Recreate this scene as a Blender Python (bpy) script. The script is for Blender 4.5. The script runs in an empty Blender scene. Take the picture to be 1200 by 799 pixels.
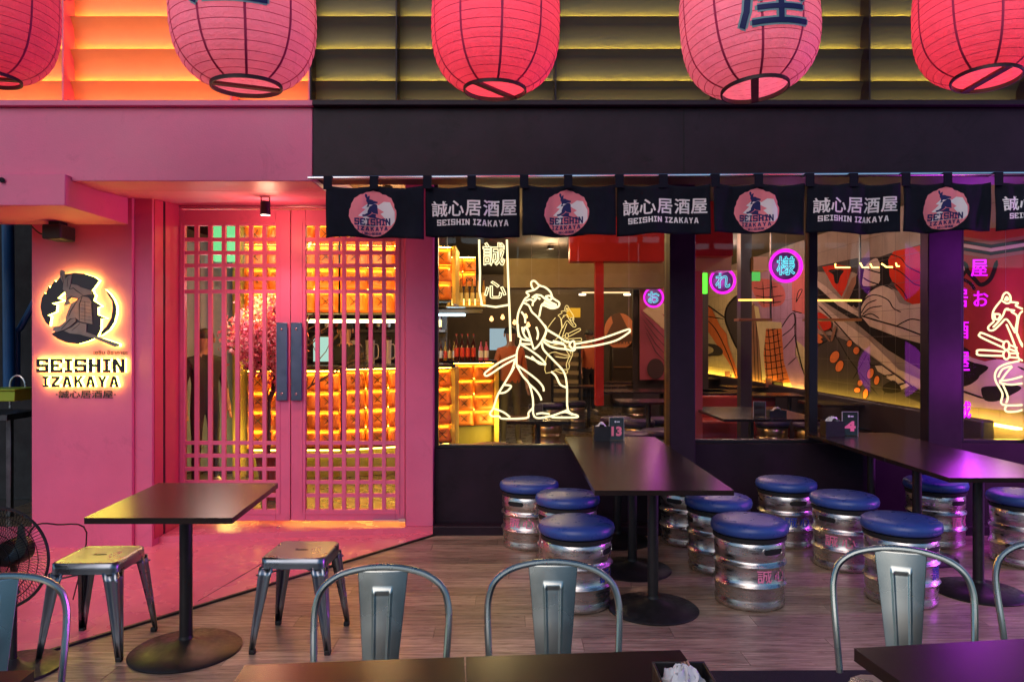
import bpy, bmesh, math, random
from math import radians, sin, cos, pi
from mathutils import Vector, Matrix
from mathutils.geometry import tessellate_polygon
random.seed(7)
SC = bpy.context.scene
COL = SC.collection

# ------------------------------------------------------------------ camera, sky, sun, exposure
F, CX, CY, EYE = 864.0, 600.0, 399.5, 1.5
cam = bpy.data.cameras.new('camera')
cam.sensor_width = 36; cam.lens = F/1200*36; cam.clip_start = .05; cam.clip_end = 500
co = bpy.data.objects.new('camera', cam); COL.objects.link(co)
co.location = (0, 0, EYE); co.rotation_euler = (pi/2, 0, 0)
SC.camera = co
SC.view_settings.view_transform = 'Standard'; SC.view_settings.look = 'None'
SC.view_settings.exposure = 0.85; SC.view_settings.gamma = 1
w = bpy.data.worlds.new('World'); SC.world = w; w.use_nodes = True
nt = w.node_tree
bg = nt.nodes['Background']
sky = nt.nodes.new('ShaderNodeTexSky'); sky.sky_type = 'NISHITA'; sky.sun_disc = False
SUN_EL, SUN_AZ = radians(7), radians(200)
sky.sun_elevation = SUN_EL; sky.sun_rotation = SUN_AZ
nt.links.new(sky.outputs[0], bg.inputs[0]); bg.inputs[1].default_value = 0.13
sky.ozone_density = 3.5; sky.dust_density = .3
sl = bpy.data.lights.new('sun', 'SUN'); sl.energy = 0.75; sl.angle = radians(45); sl.color = (1, .80, .68)
so = bpy.data.objects.new('sun', sl); COL.objects.link(so)
d = Vector((sin(SUN_AZ)*cos(SUN_EL+.5), cos(SUN_AZ)*cos(SUN_EL+.5), sin(SUN_EL+.5)))
so.rotation_euler = (-d).to_track_quat('-Z', 'Y').to_euler(); so.location = (2, -4, 6)
cy = SC.cycles
cy.max_bounces = 7; cy.diffuse_bounces = 3; cy.glossy_bounces = 4; cy.transmission_bounces = 4
cy.transparent_max_bounces = 10; cy.sample_clamp_indirect = 4; cy.caustics_reflective = False; cy.caustics_refractive = False
cy.use_denoising = True

def X(px, Y): return (px-CX)/F*Y
def Z(py, Y): return EYE-(py-CY)/F*Y
def P(px, py, Y): return Vector((X(px, Y), Y, Z(py, Y)))
def G(px, py, z=0.0):
    Y = F*(EYE-z)/(py-CY)
    return (X(px, Y), Y)

# ------------------------------------------------------------------ materials
MATS = {}
def mat(name, col, rough=.5, metal=0, noise=.0, nscale=6, bump=0, bscale=60, stretch=(1, 1, 1), emit=None, estr=0,
        rnd=0, coat=0, spec=None, rnoise=0, alpha=1, sheen=0, trans=0, col2=None, stain=0):
    if name in MATS: return MATS[name]
    m = bpy.data.materials.new(name); m.use_nodes = True
    t = m.node_tree; n = t.nodes; L = t.links
    b = n['Principled BSDF']
    b.inputs['Base Color'].default_value = (*col, 1); b.inputs['Roughness'].default_value = rough
    b.inputs['Metallic'].default_value = metal
    if coat: b.inputs['Coat Weight'].default_value = coat; b.inputs['Coat Roughness'].default_value = .15
    if spec is not None: b.inputs['Specular IOR Level'].default_value = spec
    if sheen: b.inputs['Sheen Weight'].default_value = sheen
    if trans: b.inputs['Transmission Weight'].default_value = trans
    if emit: b.inputs['Emission Color'].default_value = (*emit, 1); b.inputs['Emission Strength'].default_value = estr
    if alpha < 1: b.inputs['Alpha'].default_value = alpha
    if noise or bump or rnd or rnoise:
        tc = n.new('ShaderNodeTexCoord'); mp = n.new('ShaderNodeMapping'); mp.inputs['Scale'].default_value = stretch
        L.new(tc.outputs['Object'], mp.inputs[0])
        if noise or rnd:
            hs = n.new('ShaderNodeMix'); hs.data_type = 'RGBA'
            c2 = col2 if col2 else tuple(min(1, c*(1+noise)) for c in col)
            c1 = tuple(c*(1-noise) for c in col) if not col2 else col
            hs.inputs[6].default_value = (*c1, 1); hs.inputs[7].default_value = (*c2, 1)
            nz = n.new('ShaderNodeTexNoise'); nz.inputs['Scale'].default_value = nscale; nz.inputs['Detail'].default_value = 6
            nz.inputs['Roughness'].default_value = .62
            L.new(mp.outputs[0], nz.inputs['Vector'])
            rp = n.new('ShaderNodeMapRange'); rp.inputs[1].default_value = .3; rp.inputs[2].default_value = .7
            L.new(nz.outputs[0], rp.inputs[0]); L.new(rp.outputs[0], hs.inputs[0])
            out = hs.outputs[2]
            if rnd:
                oi = n.new('ShaderNodeObjectInfo'); hv = n.new('ShaderNodeHueSaturation')
                mr = n.new('ShaderNodeMapRange'); mr.inputs[3].default_value = 1-rnd; mr.inputs[4].default_value = 1+rnd
                L.new(oi.outputs['Random'], mr.inputs[0]); L.new(mr.outputs[0], hv.inputs['Value']); L.new(out, hv.inputs['Color'])
                out = hv.outputs[0]
                ad = n.new('ShaderNodeVectorMath'); ad.operation = 'ADD'; mu = n.new('ShaderNodeMath'); mu.operation = 'MULTIPLY'; mu.inputs[1].default_value = 37
                L.new(oi.outputs['Random'], mu.inputs[0]); L.new(mp.outputs[0], ad.inputs[0]); L.new(mu.outputs[0], ad.inputs[1])
                L.new(ad.outputs[0], nz.inputs['Vector'])
            if stain:
                ns = n.new('ShaderNodeTexNoise'); ns.inputs['Scale'].default_value = 3.7; ns.inputs['Detail'].default_value = 12; ns.inputs['Roughness'].default_value = .78; ns.inputs['Distortion'].default_value = .6
                L.new(tc.outputs['Object'], ns.inputs['Vector'])
                ms = n.new('ShaderNodeMapRange'); ms.inputs[1].default_value = .56; ms.inputs[2].default_value = .70; ms.inputs[3].default_value = 1; ms.inputs[4].default_value = stain
                L.new(ns.outputs[0], ms.inputs[0])
                mu2 = n.new('ShaderNodeVectorMath'); mu2.operation = 'SCALE'; L.new(out, mu2.inputs[0]); L.new(ms.outputs[0], mu2.inputs['Scale']); out = mu2.outputs[0]
            L.new(out, b.inputs['Base Color'])
        if bump:
            nb = n.new('ShaderNodeTexNoise'); nb.inputs['Scale'].default_value = bscale; nb.inputs['Detail'].default_value = 4
            L.new(mp.outputs[0], nb.inputs['Vector'])
            bp = n.new('ShaderNodeBump'); bp.inputs['Strength'].default_value = bump; bp.inputs['Distance'].default_value = .01
            L.new(nb.outputs[0], bp.inputs['Height']); L.new(bp.outputs[0], b.inputs['Normal'])
        if rnoise:
            nr = n.new('ShaderNodeTexNoise'); nr.inputs['Scale'].default_value = nscale*2; nr.inputs['Detail'].default_value = 5
            L.new(mp.outputs[0], nr.inputs['Vector'])
            mr2 = n.new('ShaderNodeMapRange'); mr2.inputs[1].default_value = .3; mr2.inputs[2].default_value = .7
            mr2.inputs[3].default_value = max(.03, rough-rnoise); mr2.inputs[4].default_value = min(1, rough+rnoise)
            L.new(nr.outputs[0], mr2.inputs[0]); L.new(mr2.outputs[0], b.inputs['Roughness'])
    MATS[name] = m
    return m

def emat(name, col, s):
    if name in MATS: return MATS[name]
    m = bpy.data.materials.new(name); m.use_nodes = True; t = m.node_tree
    t.nodes.remove(t.nodes['Principled BSDF']); e = t.nodes.new('ShaderNodeEmission')
    e.inputs[0].default_value = (*col, 1); e.inputs[1].default_value = s
    t.links.new(e.outputs[0], t.nodes['Material Output'].inputs[0]); MATS[name] = m
    return m

def glassmat(name, tint=(1, 1, 1), refl=1.0):
    m = bpy.data.materials.new(name); m.use_nodes = True; t = m.node_tree
    t.nodes.remove(t.nodes['Principled BSDF'])
    tr = t.nodes.new('ShaderNodeBsdfTransparent'); tr.inputs[0].default_value = (*tint, 1)
    gl = t.nodes.new('ShaderNodeBsdfGlossy'); gl.inputs['Roughness'].default_value = .015
    fr = t.nodes.new('ShaderNodeFresnel'); fr.inputs[0].default_value = 1.5
    mu = t.nodes.new('ShaderNodeMath'); mu.operation = 'MULTIPLY'; mu.inputs[1].default_value = refl
    mx = t.nodes.new('ShaderNodeMixShader')
    t.links.new(fr.outputs[0], mu.inputs[0]); t.links.new(mu.outputs[0], mx.inputs[0])
    t.links.new(tr.outputs[0], mx.inputs[1]); t.links.new(gl.outputs[0], mx.inputs[2])
    t.links.new(mx.outputs[0], t.nodes['Material Output'].inputs[0]); MATS[name] = m
    return m

PINK = mat('pink_paint', (.72, .14, .275), .5, noise=.10, nscale=1.3, bump=.12, bscale=110, rnoise=.10, stain=.85)
PINKDK = mat('pink_floor_paint', (.80, .17, .27), .26, noise=.06, nscale=2, bump=.05, bscale=90, rnoise=.06, stain=.9)
BLACKW = mat('black_paint', (.021, .010, .019), .5, spec=.22, noise=.25, nscale=4, bump=.08, bscale=160, stain=.55)
BLACKM = mat('black_powder_metal', (.012, .011, .012), .42, noise=.3, nscale=20, bump=.04, bscale=300, rnoise=.1)
TABLE = mat('dark_laminate', (.020, .010, .009), .25, noise=.22, nscale=1.6, stretch=(1, 2, 1))
TABLEB = mat('table_edge', (.014, .009, .008), .4, noise=.2)
STEEL = mat('brushed_steel', (.66, .65, .63), .30, 1, noise=.10, nscale=7, stretch=(1, 1, 5), bump=.06, bscale=26, rnoise=.11)
GUN = mat('gunmetal_lacquer', (.25, .28, .32), .30, 1, noise=.07, nscale=5, bump=.02, bscale=12, rnoise=.05, coat=.35)
CHAIRM = mat('raw_steel_lacquer', (.40, .43, .40), .27, 1, noise=.07, nscale=4, bump=.015, bscale=10, rnoise=.05, coat=.3)
BLUEC = mat('blue_vinyl', (.035, .080, .33), .31, noise=.1, nscale=12, bump=.12, bscale=240, rnoise=.06)
PURC = mat('purple_vinyl', (.05, .03, .12), .42, noise=.1)
RUB = mat('black_rubber', (.01, .01, .011), .6, noise=.1)
ROD = mat('chrome_rod', (.75, .68, .70), .2, 1, noise=.05)
CLOTH = mat('black_cloth', (.010, .011, .020), .9, noise=.25, nscale=7, bump=.35, bscale=420, spec=.15)
CLOTHP = mat('print_pink', (.85, .23, .28), .85, noise=.05); CLOTHW = mat('print_white', (.85, .78, .80), .85, noise=.05)
CLOTHN = mat('print_navy', (.02, .02, .12), .85, noise=.05)
GLASS = glassmat('window_glass', (.88, .87, .87), .55)
DKFLOOR = mat('dark_concrete', (.035, .033, .032), .35, noise=.3, nscale=4, bump=.1, bscale=50, rnoise=.1)
CEIL = mat('ceiling_dark', (.055, .04, .035), .8, noise=.1)
BROWNW = mat('brown_wall', (.10, .065, .042), .7, noise=.2, nscale=3)
ORANGE = mat('tan_leather', (.66, .18, .022), .38, noise=.12, nscale=10, bump=.1, bscale=200, rnd=.28)
ORANGED = mat('dark_stitch', (.05, .02, .01), .6)
REDP = mat('red_paint', (.40, .018, .018), .45, noise=.08)
WHITE = mat('white_paper', (.75, .74, .76), .8, noise=.05)
WARM = emat('warm_led', (1, .62, .12), 11)
WARMLO = emat('warm_led_dim', (1, .60, .12), 5)

# ------------------------------------------------------------------ mesh builder
class MB:
    def __init__(s): s.v = []; s.f = []; s.m = []; s.sm = []
    def add(s, vs, fs, mi=0, smooth=False, M=None):
        o = len(s.v)
        s.v += [tuple(M @ Vector(p)) if M is not None else tuple(p) for p in vs]
        s.f += [tuple(i+o for i in f) for f in fs]; s.m += [mi]*len(fs); s.sm += [smooth]*len(fs)
        return s
    def box(s, x0, x1, y0, y1, z0, z1, mi=0, M=None):
        v = [(x0, y0, z0), (x1, y0, z0), (x1, y1, z0), (x0, y1, z0), (x0, y0, z1), (x1, y0, z1), (x1, y1, z1), (x0, y1, z1)]
        return s.add(v, [(0, 3, 2, 1), (4, 5, 6, 7), (0, 1, 5, 4), (1, 2, 6, 5), (2, 3, 7, 6), (3, 0, 4, 7)], mi, False, M)
    def hexa(s, v, mi=0):
        return s.add(v, [(0, 3, 2, 1), (4, 5, 6, 7), (0, 1, 5, 4), (1, 2, 6, 5), (2, 3, 7, 6), (3, 0, 4, 7)], mi)
    def tube(s, pts, r, seg=8, mi=0, cap=True, closed=False, M=None, rs=None):
        pts = [Vector(p) for p in pts]; n = len(pts); vs = []; fs = []
        prev = None
        for i, p in enumerate(pts):
            if closed: t = pts[(i+1) % n]-pts[i-1]
            else: t = pts[min(i+1, n-1)]-pts[max(i-1, 0)]
            if t.length < 1e-9: t = Vector((0, 0, 1))
            t.normalize()
            if prev is None:
                a = Vector((0, 1, 0)) if abs(t.y) < .9 else Vector((1, 0, 0))
                u = t.cross(a).normalized()
            else:
                u = (prev - t*prev.dot(t))
                u = u.normalized() if u.length > 1e-6 else t.orthogonal().normalized()
            prev = u; wv = t.cross(u)
            rr = rs[i] if rs else r
            for k in range(seg):
                a = 2*pi*k/seg
                vs.append(p+u*cos(a)*rr+wv*sin(a)*rr)
        m = n if closed else n-1
        for i in range(m):
            for k in range(seg):
                a = i*seg+k; b = i*seg+(k+1) % seg; j = (i+1) % n
                fs.append((a, b, j*seg+(k+1) % seg, j*seg+k))
        if cap and not closed:
            fs.append(tuple(range(seg))[::-1]); fs.append(tuple((n-1)*seg+k for k in range(seg)))
        return s.add(vs, fs, mi, True, M)
    def lathe(s, prof, seg=32, c=(0, 0, 0), mi=0, M=None, capb=True, capt=True):
        vs = []; fs = []
        for r, z in prof:
            for k in range(seg):
                a = 2*pi*k/seg; vs.append((c[0]+r*cos(a), c[1]+r*sin(a), c[2]+z))
        n = len(prof)
        for i in range(n-1):
            for k in range(seg):
                fs.append((i*seg+k, i*seg+(k+1) % seg, (i+1)*seg+(k+1) % seg, (i+1)*seg+k))
        if capb and prof[0][0] > 1e-5: fs.append(tuple(range(seg))[::-1])
        if capt and prof[-1][0] > 1e-5: fs.append(tuple((n-1)*seg+k for k in range(seg)))
        return s.add(vs, fs, mi, True, M)
    def prism(s, loops, d0, d1, T, mi=0, side=None):
        """loops: outline + holes in (u,v); T(u,v,w) -> point; w runs d0..d1 towards the viewer"""
        if not isinstance(loops[0][0], (tuple, list)): loops = [loops]
        lv = [[Vector((a, b, 0)) for a, b in lp] for lp in loops]
        tris = tessellate_polygon(lv)
        flat = [p for lp in loops for p in lp]; n = len(flat)
        vs = [T(a, b, d1) for a, b in flat]+[T(a, b, d0) for a, b in flat]
        fs = [tuple(t) for t in tris]+[tuple(i+n for i in t[::-1]) for t in tris]
        s.add(vs, fs, mi)
        sf = []; o = 0
        for lp in loops:
            k = len(lp)
            for i in range(k):
                j = (i+1) % k; sf.append((o+i, o+n+i, o+n+j, o+j))
            o += k
        s.add(vs, sf, mi if side is None else side)
        return s
    def decal(s, loops, w_, T, mi=0, ml=2.5):
        """flat print that follows a curved or wavy surface: filled outline, cut small, then mapped"""
        if not isinstance(loops[0][0], (tuple, list)): loops = [loops]
        lv = [[Vector((a, b, 0)) for a, b in lp] for lp in loops]
        tris = tessellate_polygon(lv); flat = [p for lp in loops for p in lp]
        return s.decal_tris(flat, tris, w_, T, mi, ml)
    def decal_tris(s, flat, tris, w_, T, mi=0, ml=2.5):
        me = bmesh.new(); vl = [me.verts.new((p[0], p[1], 0)) for p in flat]
        for t in tris:
            try: me.faces.new([vl[i] for i in t])
            except ValueError: pass
        bmesh.ops.triangulate(me, faces=me.faces[:])
        for _ in range(5):
            le = [e for e in me.edges if e.calc_length() > ml]
            if not le: break
            bmesh.ops.subdivide_edges(me, edges=le, cuts=1); bmesh.ops.triangulate(me, faces=me.faces[:])
        me.verts.index_update()
        s.add([T(v.co.x, v.co.y, w_) for v in me.verts], [tuple(v.index for v in f.verts) for f in me.faces], mi, True); me.free()
        return s
    def build(s, name, mats, parent=None, bevel=0, seg=1, smooth=None, auto=35, origin=None):
        me = bpy.data.meshes.new(name)
        o = origin if origin is not None else (root_loc(parent) if parent else Vector((0, 0, 0)))
        me.from_pydata([tuple(Vector(v)-o) for v in s.v], [], s.f)
        if not isinstance(mats, (list, tuple)): mats = [mats]
        for m in mats: me.materials.append(m)
        me.polygons.foreach_set('material_index', s.m)
        bm = bmesh.new(); bm.from_mesh(me); bmesh.ops.recalc_face_normals(bm, faces=bm.faces[:]); bm.to_mesh(me); bm.free()
        me.polygons.foreach_set('use_smooth', [True]*len(me.polygons) if (any(s.sm) or bevel) else [False]*len(me.polygons))
        if any(s.sm) or bevel: me.set_sharp_from_angle(angle=radians(auto))
        ob = bpy.data.objects.new(name, me); COL.objects.link(ob)
        if parent: ob.parent = parent
        elif origin is not None: ob.location = origin
        if bevel:
            bv = ob.modifiers.new('bevel', 'BEVEL'); bv.width = bevel; bv.segments = seg; bv.limit_method = 'ANGLE'; bv.angle_limit = radians(40)
            bv.harden_normals = False
        return ob

def root_loc(p):
    while p.parent: p = p.parent
    return Vector(p.location)
def thing(name, label, cat, loc=(0, 0, 0), group=None, rz=0):
    o = bpy.data.objects.new(name, None); COL.objects.link(o); o.empty_display_size = .1
    o.location = loc; o.rotation_euler = (0, 0, rz); o['label'] = label; o['category'] = cat
    if group: o['group'] = group
    return o
def tag(o, label, cat, group=None):
    o['label'] = label; o['category'] = cat
    if group: o['group'] = group
    return o
def struct(o, kind='structure'): o['kind'] = kind; return o
def dup(o, loc=None, rz=None, label=None, group=None, parent=None):
    c = o.copy(); COL.objects.link(c)
    if parent is not None: c.parent = parent
    for ch in [k for k in o.children]: dup(ch, parent=c)
    if loc is not None: c.location = loc
    if rz is not None: c.rotation_euler = (0, 0, rz)
    if label: c['label'] = label
    if group: c['group'] = group
    return c
def lamp(name, kind, loc, e, col, size=.05, parent=None, to=None, sy=None, spot=None):
    l = bpy.data.lights.new(name, kind); l.energy = e; l.color = col
    if kind == 'AREA':
        l.size = size
        if sy: l.shape = 'RECTANGLE'; l.size_y = sy
    else: l.shadow_soft_size = size
    if spot: l.spot_size = radians(spot); l.spot_blend = .6
    o = bpy.data.objects.new(name, l); COL.objects.link(o)
    o.location = Vector(loc)-(root_loc(parent) if parent else Vector((0, 0, 0)))
    if parent: o.parent = parent
    if to is not None: o.rotation_euler = (Vector(to)-Vector(loc)).to_track_quat('-Z', 'Y').to_euler()
    return o

# planes: T(u,v,w)
def front(ox, Y, oz, s=1.0): return lambda u, v, w: (ox+u*s, Y-w, oz+v*s)
def rightwall(Xw): return lambda u, v, w: (Xw-w, u, v)
def atpx(Y): return lambda u, v, w: (X(u, Y), Y-w, Z(v, Y))

# ------------------------------------------------------------------ lettering
BL = {
 'S': (1, [[(0, 0), (1, 0), (1, .6), (.28, .6), (.28, .8), (.75, .8), (.75, .7), (1, .7), (1, 1), (0, 1), (0, .4), (.72, .4), (.72, .2), (.25, .2), (.25, .3), (0, .3)]]),
 'E': (1, [[(0, 0), (1, 0), (1, .3), (.8, .3), (.8, .2), (.3, .2), (.3, .4), (.72, .4), (.72, .6), (.3, .6), (.3, .8), (.8, .8), (.8, .7), (1, .7), (1, 1), (0, 1)]]),
 'I': (.66, [[(0, 0), (1, 0), (1, .2), (.7, .2), (.7, .8), (1, .8), (1, 1), (0, 1), (0, .8), (.3, .8), (.3, .2), (0, .2)]]),
 'H': (1, [[(0, 0), (.32, 0), (.32, .4), (.68, .4), (.68, 0), (1, 0), (1, 1), (.68, 1), (.68, .6), (.32, .6), (.32, 1), (0, 1)]]),
 'N': (1, [[(0, 0), (.3, 0), (.3, .58), (.7, 0), (1, 0), (1, 1), (.7, 1), (.7, .42), (.3, 1), (0, 1)]]),
 'Z': (.95, [[(0, 0), (1, 0), (1, .22), (.42, .22), (1, .78), (1, 1), (0, 1), (0, .78), (.58, .78), (0, .22)]]),
 'A': (1.05, [[(0, 0), (.3, 0), (.36, .22), (.64, .22), (.7, 0), (1, 0), (.68, 1), (.32, 1)], [(.42, .4), (.58, .4), (.5, .72)]]),
 'K': (1, [[(0, 0), (.3, 0), (.3, .34), (.42, .46), (.68, 0), (1, 0), (.62, .6), (1, 1), (.66, 1), (.3, .62), (.3, 1), (0, 1)]]),
 'Y': (1, [[(.35, 0), (.65, 0), (.65, .42), (1, 1), (.68, 1), (.5, .66), (.32, 1), (0, 1), (.35, .42)]]),
}
def letters(word, x0, x1, y0, y1, gap=.16):
    """lists of loops for each letter fitted in the box"""
    tot = sum(BL[c][0]+gap for c in word if c != ' ')+word.count(' ')*.6-gap
    k = (x1-x0)/tot; x = x0; out = []
    for c in word:
        if c == ' ': x += .6*k; continue
        wd, lp = BL[c]
        out.append((c, [[(x+u*wd*k, y0+v*(y1-y0)) for u, v in l] for l in lp])); x += (wd+gap)*k
    return out
TXT = {}
def txt(s, ext=.0, off=0.0, bev=0, outline=False):
    key = (s, ext, off, bev, outline)
    if key in TXT: return TXT[key]
    if off > 0 and not outline and ('屋' in s or '酒' in s):      # this glyph cannot be offset: embolden by shifted copies
        vs, fs, bb = txt(s, ext, 0.0, bev, outline); V = []; Fc = []
        for i, (dx, dy) in enumerate(((0, 0), (1, 0), (-1, 0), (0, 1), (0, -1))):
            o = len(V); V += [(v[0]+dx*off*1.2, v[1]+dy*off, v[2]+i*.003) for v in vs]; Fc += [tuple(q+o for q in f) for f in fs]
        TXT[key] = (V, Fc, (bb[0]-off, bb[1]+off, bb[2]-off, bb[3]+off)); return TXT[key]
    if outline and '屋' in s: off = 0
    c = bpy.data.curves.new('t', 'FONT'); c.body = s; c.offset = off; c.extrude = ext; c.resolution_u = 3
    if outline: c.fill_mode = 'NONE'; c.bevel_depth = bev; c.bevel_resolution = 1; c.extrude = 0
    o = bpy.data.objects.new('t', c); COL.objects.link(o); bpy.context.view_layer.update()
    dg = bpy.context.evaluated_depsgraph_get(); me = bpy.data.meshes.new_from_object(o.evaluated_get(dg))
    vs = [tuple(v.co) for v in me.vertices]; fs = [tuple(p.vertices) for p in me.polygons]
    bpy.data.objects.remove(o); bpy.data.meshes.remove(me)
    xs = [v[0] for v in vs]; ys = [v[1] for v in vs]
    TXT[key] = (vs, fs, (min(xs), max(xs), min(ys), max(ys)))
    return TXT[key]
def text_into(mb, s, x0, x1, y0, y1, T, wbase=0, ext=.02, off=.0, mi=0, outline=False, bev=.02, keep=False, slant=0, wscale=None):
    vs, fs, (a, b, c, d) = txt(s, ext, off, bev, outline)
    sx = (x1-x0)/(b-a); sy = (y1-y0)/(d-c)
    sw = abs(sx) if wscale is None else wscale
    mb.add([T(x0+(v[0]-a)*sx+slant*(v[1]-c)*sy, y0+(v[1]-c)*sy, wbase+v[2]*sw) for v in vs], fs, mi, outline)
def decal_text(mb, s, x0, x1, y0, y1, T, w_, off, ml=3.5):
    vs, fs, (a, b, c, d) = txt(s, 0, off)
    T0 = T
    if '屋' in s or '酒' in s:
        n = len(vs)//5 if off > 0 else len(vs)
        for k in range(0, len(vs), n):
            mb.decal_tris([(x0+(v[0]-a)*(x1-x0)/(b-a), y0+(v[1]-c)*(y1-y0)/(d-c)) for v in vs[k:k+n]], [tuple(q-k for q in f) for f in fs if k <= f[0] < k+n], w_+k/n*.0001, T, 0, ml)
        return
    mb.decal_tris([(x0+(v[0]-a)*(x1-x0)/(b-a), y0+(v[1]-c)*(y1-y0)/(d-c)) for v in vs], fs, w_, T, 0, ml)
def ribbon(pts, wd):
    """closed outline of a stroke of width wd along pts"""
    L = []; R = []
    n = len(pts)
    for i, p in enumerate(pts):
        a = Vector(pts[max(i-1, 0)]); b = Vector(pts[min(i+1, n-1)]); t = b-a
        if t.length < 1e-9: t = Vector((1, 0))
        t.normalize(); nn = Vector((-t.y, t.x)); f = 1 if 0 < i < n-1 else .35
        L.append(tuple(Vector(p)+nn*wd/2*f)); R.append(tuple(Vector(p)-nn*wd/2*f))
    return L+R[::-1]
def smoothline(pts, k=4, closed=False):
    """Catmull-Rom through pts"""
    out = []; n = len(pts); pts = [Vector(p) for p in pts]
    rng = n if closed else n-1
    for i in range(rng):
        if closed: p0, p1, p2, p3 = pts[i-1], pts[i], pts[(i+1) % n], pts[(i+2) % n]
        else: p0, p1, p2, p3 = pts[max(i-1, 0)], pts[i], pts[i+1], pts[min(i+2, n-1)]
        for j in range(k):
            t = j/k
            out.append(.5*((2*p1)+(-p0+p2)*t+(2*p0-5*p1+4*p2-p3)*t*t+(-p0+3*p1-3*p2+p3)*t**3))
    if not closed: out.append(pts[-1])
    return out
def circ(cx, cy, rx, ry=None, n=24, rot=0):
    ry = rx if ry is None else ry
    return [(cx+rx*cos(2*pi*i/n)*cos(rot)-ry*sin(2*pi*i/n)*sin(rot), cy+rx*cos(2*pi*i/n)*sin(rot)+ry*sin(2*pi*i/n)*cos(rot)) for i in range(n)]
# ------------------------------------------------------------------ ground and deck
g = MB(); g.box(-40, 40, -30, 40, -.3, -.012)
struct(g.build('ground', mat('street_asphalt', (.05, .048, .047), .6, noise=.2, nscale=5, bump=.2, bscale=80)))
PLANK = mat('grey_oak_vinyl', (.14, .085, .058), .34, col2=(.52, .375, .275), noise=.4, nscale=4.5, stretch=(1, 11, 1), rnd=.26, bump=.12, bscale=24, rnoise=.1, spec=.4)
fb = MB(); fb.box(-5.2, 6.4, .6, 5.78, -.010, .0)
floor = struct(fb.build('floor', mat('floor_joint', (.03, .022, .018), .7)))
# planks running along the facade
PW, PL = .155, 1.22
row = 0; pm = {}
y = 5.72
while y > 1.2:
    off = (row*0.47) % PL
    x = -3.3-off
    while x < 4.8:
        # only planks inside the picture's cone
        if abs(x+PL/2)-PL/2 < (y+.1)*.74 and y+PW > 1.9:
            if 'm' not in pm:
                b = MB(); b.box(.0012, PL-.0012, .0012, PW-.0012, 0, .006)
                o = b.build('plank', PLANK, floor); pm['m'] = o
            else:
                o = pm['m'].copy(); COL.objects.link(o); o.parent = floor
            o.location = (x, y-PW, .0005)
        x += PL
    y -= PW; row += 1
# raised pink entrance floor, cut diagonally
pf = [G(0, 782), G(508, 628)]
a = Vector(pf[0]); bq = Vector(pf[1]); dr = (bq-a)
left = a-dr*1.1
e = MB(); T = lambda u, v, w_: (u, v, w_)
e.prism([tuple(left), tuple(a), tuple(bq), (bq.x, 5.9), (-6.0, 5.9), (-6.0, left.y)], -.005, .016, T)
pk = e.build('entrance_floor', PINKDK); struct(pk)
e = MB(); nn = Vector((dr.y, -dr.x)).normalized()*.02
e.prism([tuple(left), tuple(bq), tuple(bq+nn), tuple(left+nn)], .001, .019, T); e.build('edge_strip', BLACKM, pk)
# expansion joint in the pink floor
j0 = Vector(G(232, 704, .016)); j1 = Vector(G(352, 632, .016)); e = MB()
e.prism(ribbon([tuple(j0), tuple((j0+j1)/2+Vector((.01, 0))), tuple(j1)], .007), .0155, .0175, T); e.build('joint', mat('joint_dark', (.12, .02, .04), .8), pk)
e = MB(); e.prism([(.66, -.5), (3.5, -.5), (3.5, 3.36), (.66, 3.33)], .0075, .012, T)
tag(e.build('floor_mat', mat('black_mat', (.008, .008, .011), .85, noise=.4, nscale=60, bump=.5, bscale=400)), 'black floor mat lying along the front of the wooden floor, between the two foreground tables', 'mat')

# ------------------------------------------------------------------ pink side of the facade
YW = 5.3
wx0, wx1 = X(37, YW), -2.600
t = thing('sign_wall', 'pink painted wall carrying the glowing restaurant sign, left of the lattice doors', 'wall', (wx0, YW, 0))
b = MB(); b.box(wx0, X(155, YW), YW, 5.9, .0, 2.9); b.build('panel', PINK, t, bevel=.004)
b = MB(); b.box(X(155, YW)+.0005, wx1, YW+.03, 5.9, .0, 2.9); b.build('pier', PINK, t, bevel=.004)
YD = 5.75
RED2 = mat('deep_red_paint', (.60, .06, .11), .5, noise=.06)
b = MB(); b.box(wx1+.0005, wx1+.006, YW+.055, YW+.185, .063, 2.56); b.build('reveal', RED2, t, bevel=.002)
b = MB(); b.box(wx1+.0005, wx1+.003, YW+.187, YW+.215, .063, 2.56); b.build('shadow_gap', BLACKW, t)
b = MB(); b.box(wx1+.0005, wx1+.008, YW+.217, YD-.012, .063, 2.56); b.build('reveal', RED2, t, bevel=.002)

# overhead pink fascia with its boxed corner, the entrance soffit
t = thing('pink_fascia', 'wide pink fascia beam above the entrance', 'fascia', (-2, 4.6, 2.5))
ZB, ZT = 2.5, 2.962
YF = 4.62; xr = X(366, YF)
b = MB(); b.box(-7, xr, YF, YF+.3, ZB, ZT); b.build('beam', PINK, t, bevel=.004)
b = MB(); b.box(-7, xr+.01, YF-.035, YF+.4, ZT+.001, ZT+.035); b.build('ledge', PINK, t, bevel=.003)
b = MB(); b.hexa([(X(82, 4.6), 4.92, 2.50), (xr, 4.92, 2.50), (xr, 6.05, 2.575), (X(82, 4.6), 6.05, 2.575), (X(82, 4.6), 4.92, 2.7), (xr, 4.92, 2.7), (xr, 6.05, 2.7), (X(82, 4.6), 6.05, 2.7)])
b.build('soffit', PINK, t)
b = MB(); xb = X(82, 4.6); b.box(-7, xb, 4.55, 5.3-.002, 2.335, 2.53); b.build('corner_box', PINK, t, bevel=.004)
b = MB(); b.tube([P(2, 211, 4.53), P(2, 211, 4.55)], .016, 12); b.build('bolt', BLACKM, t)

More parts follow.
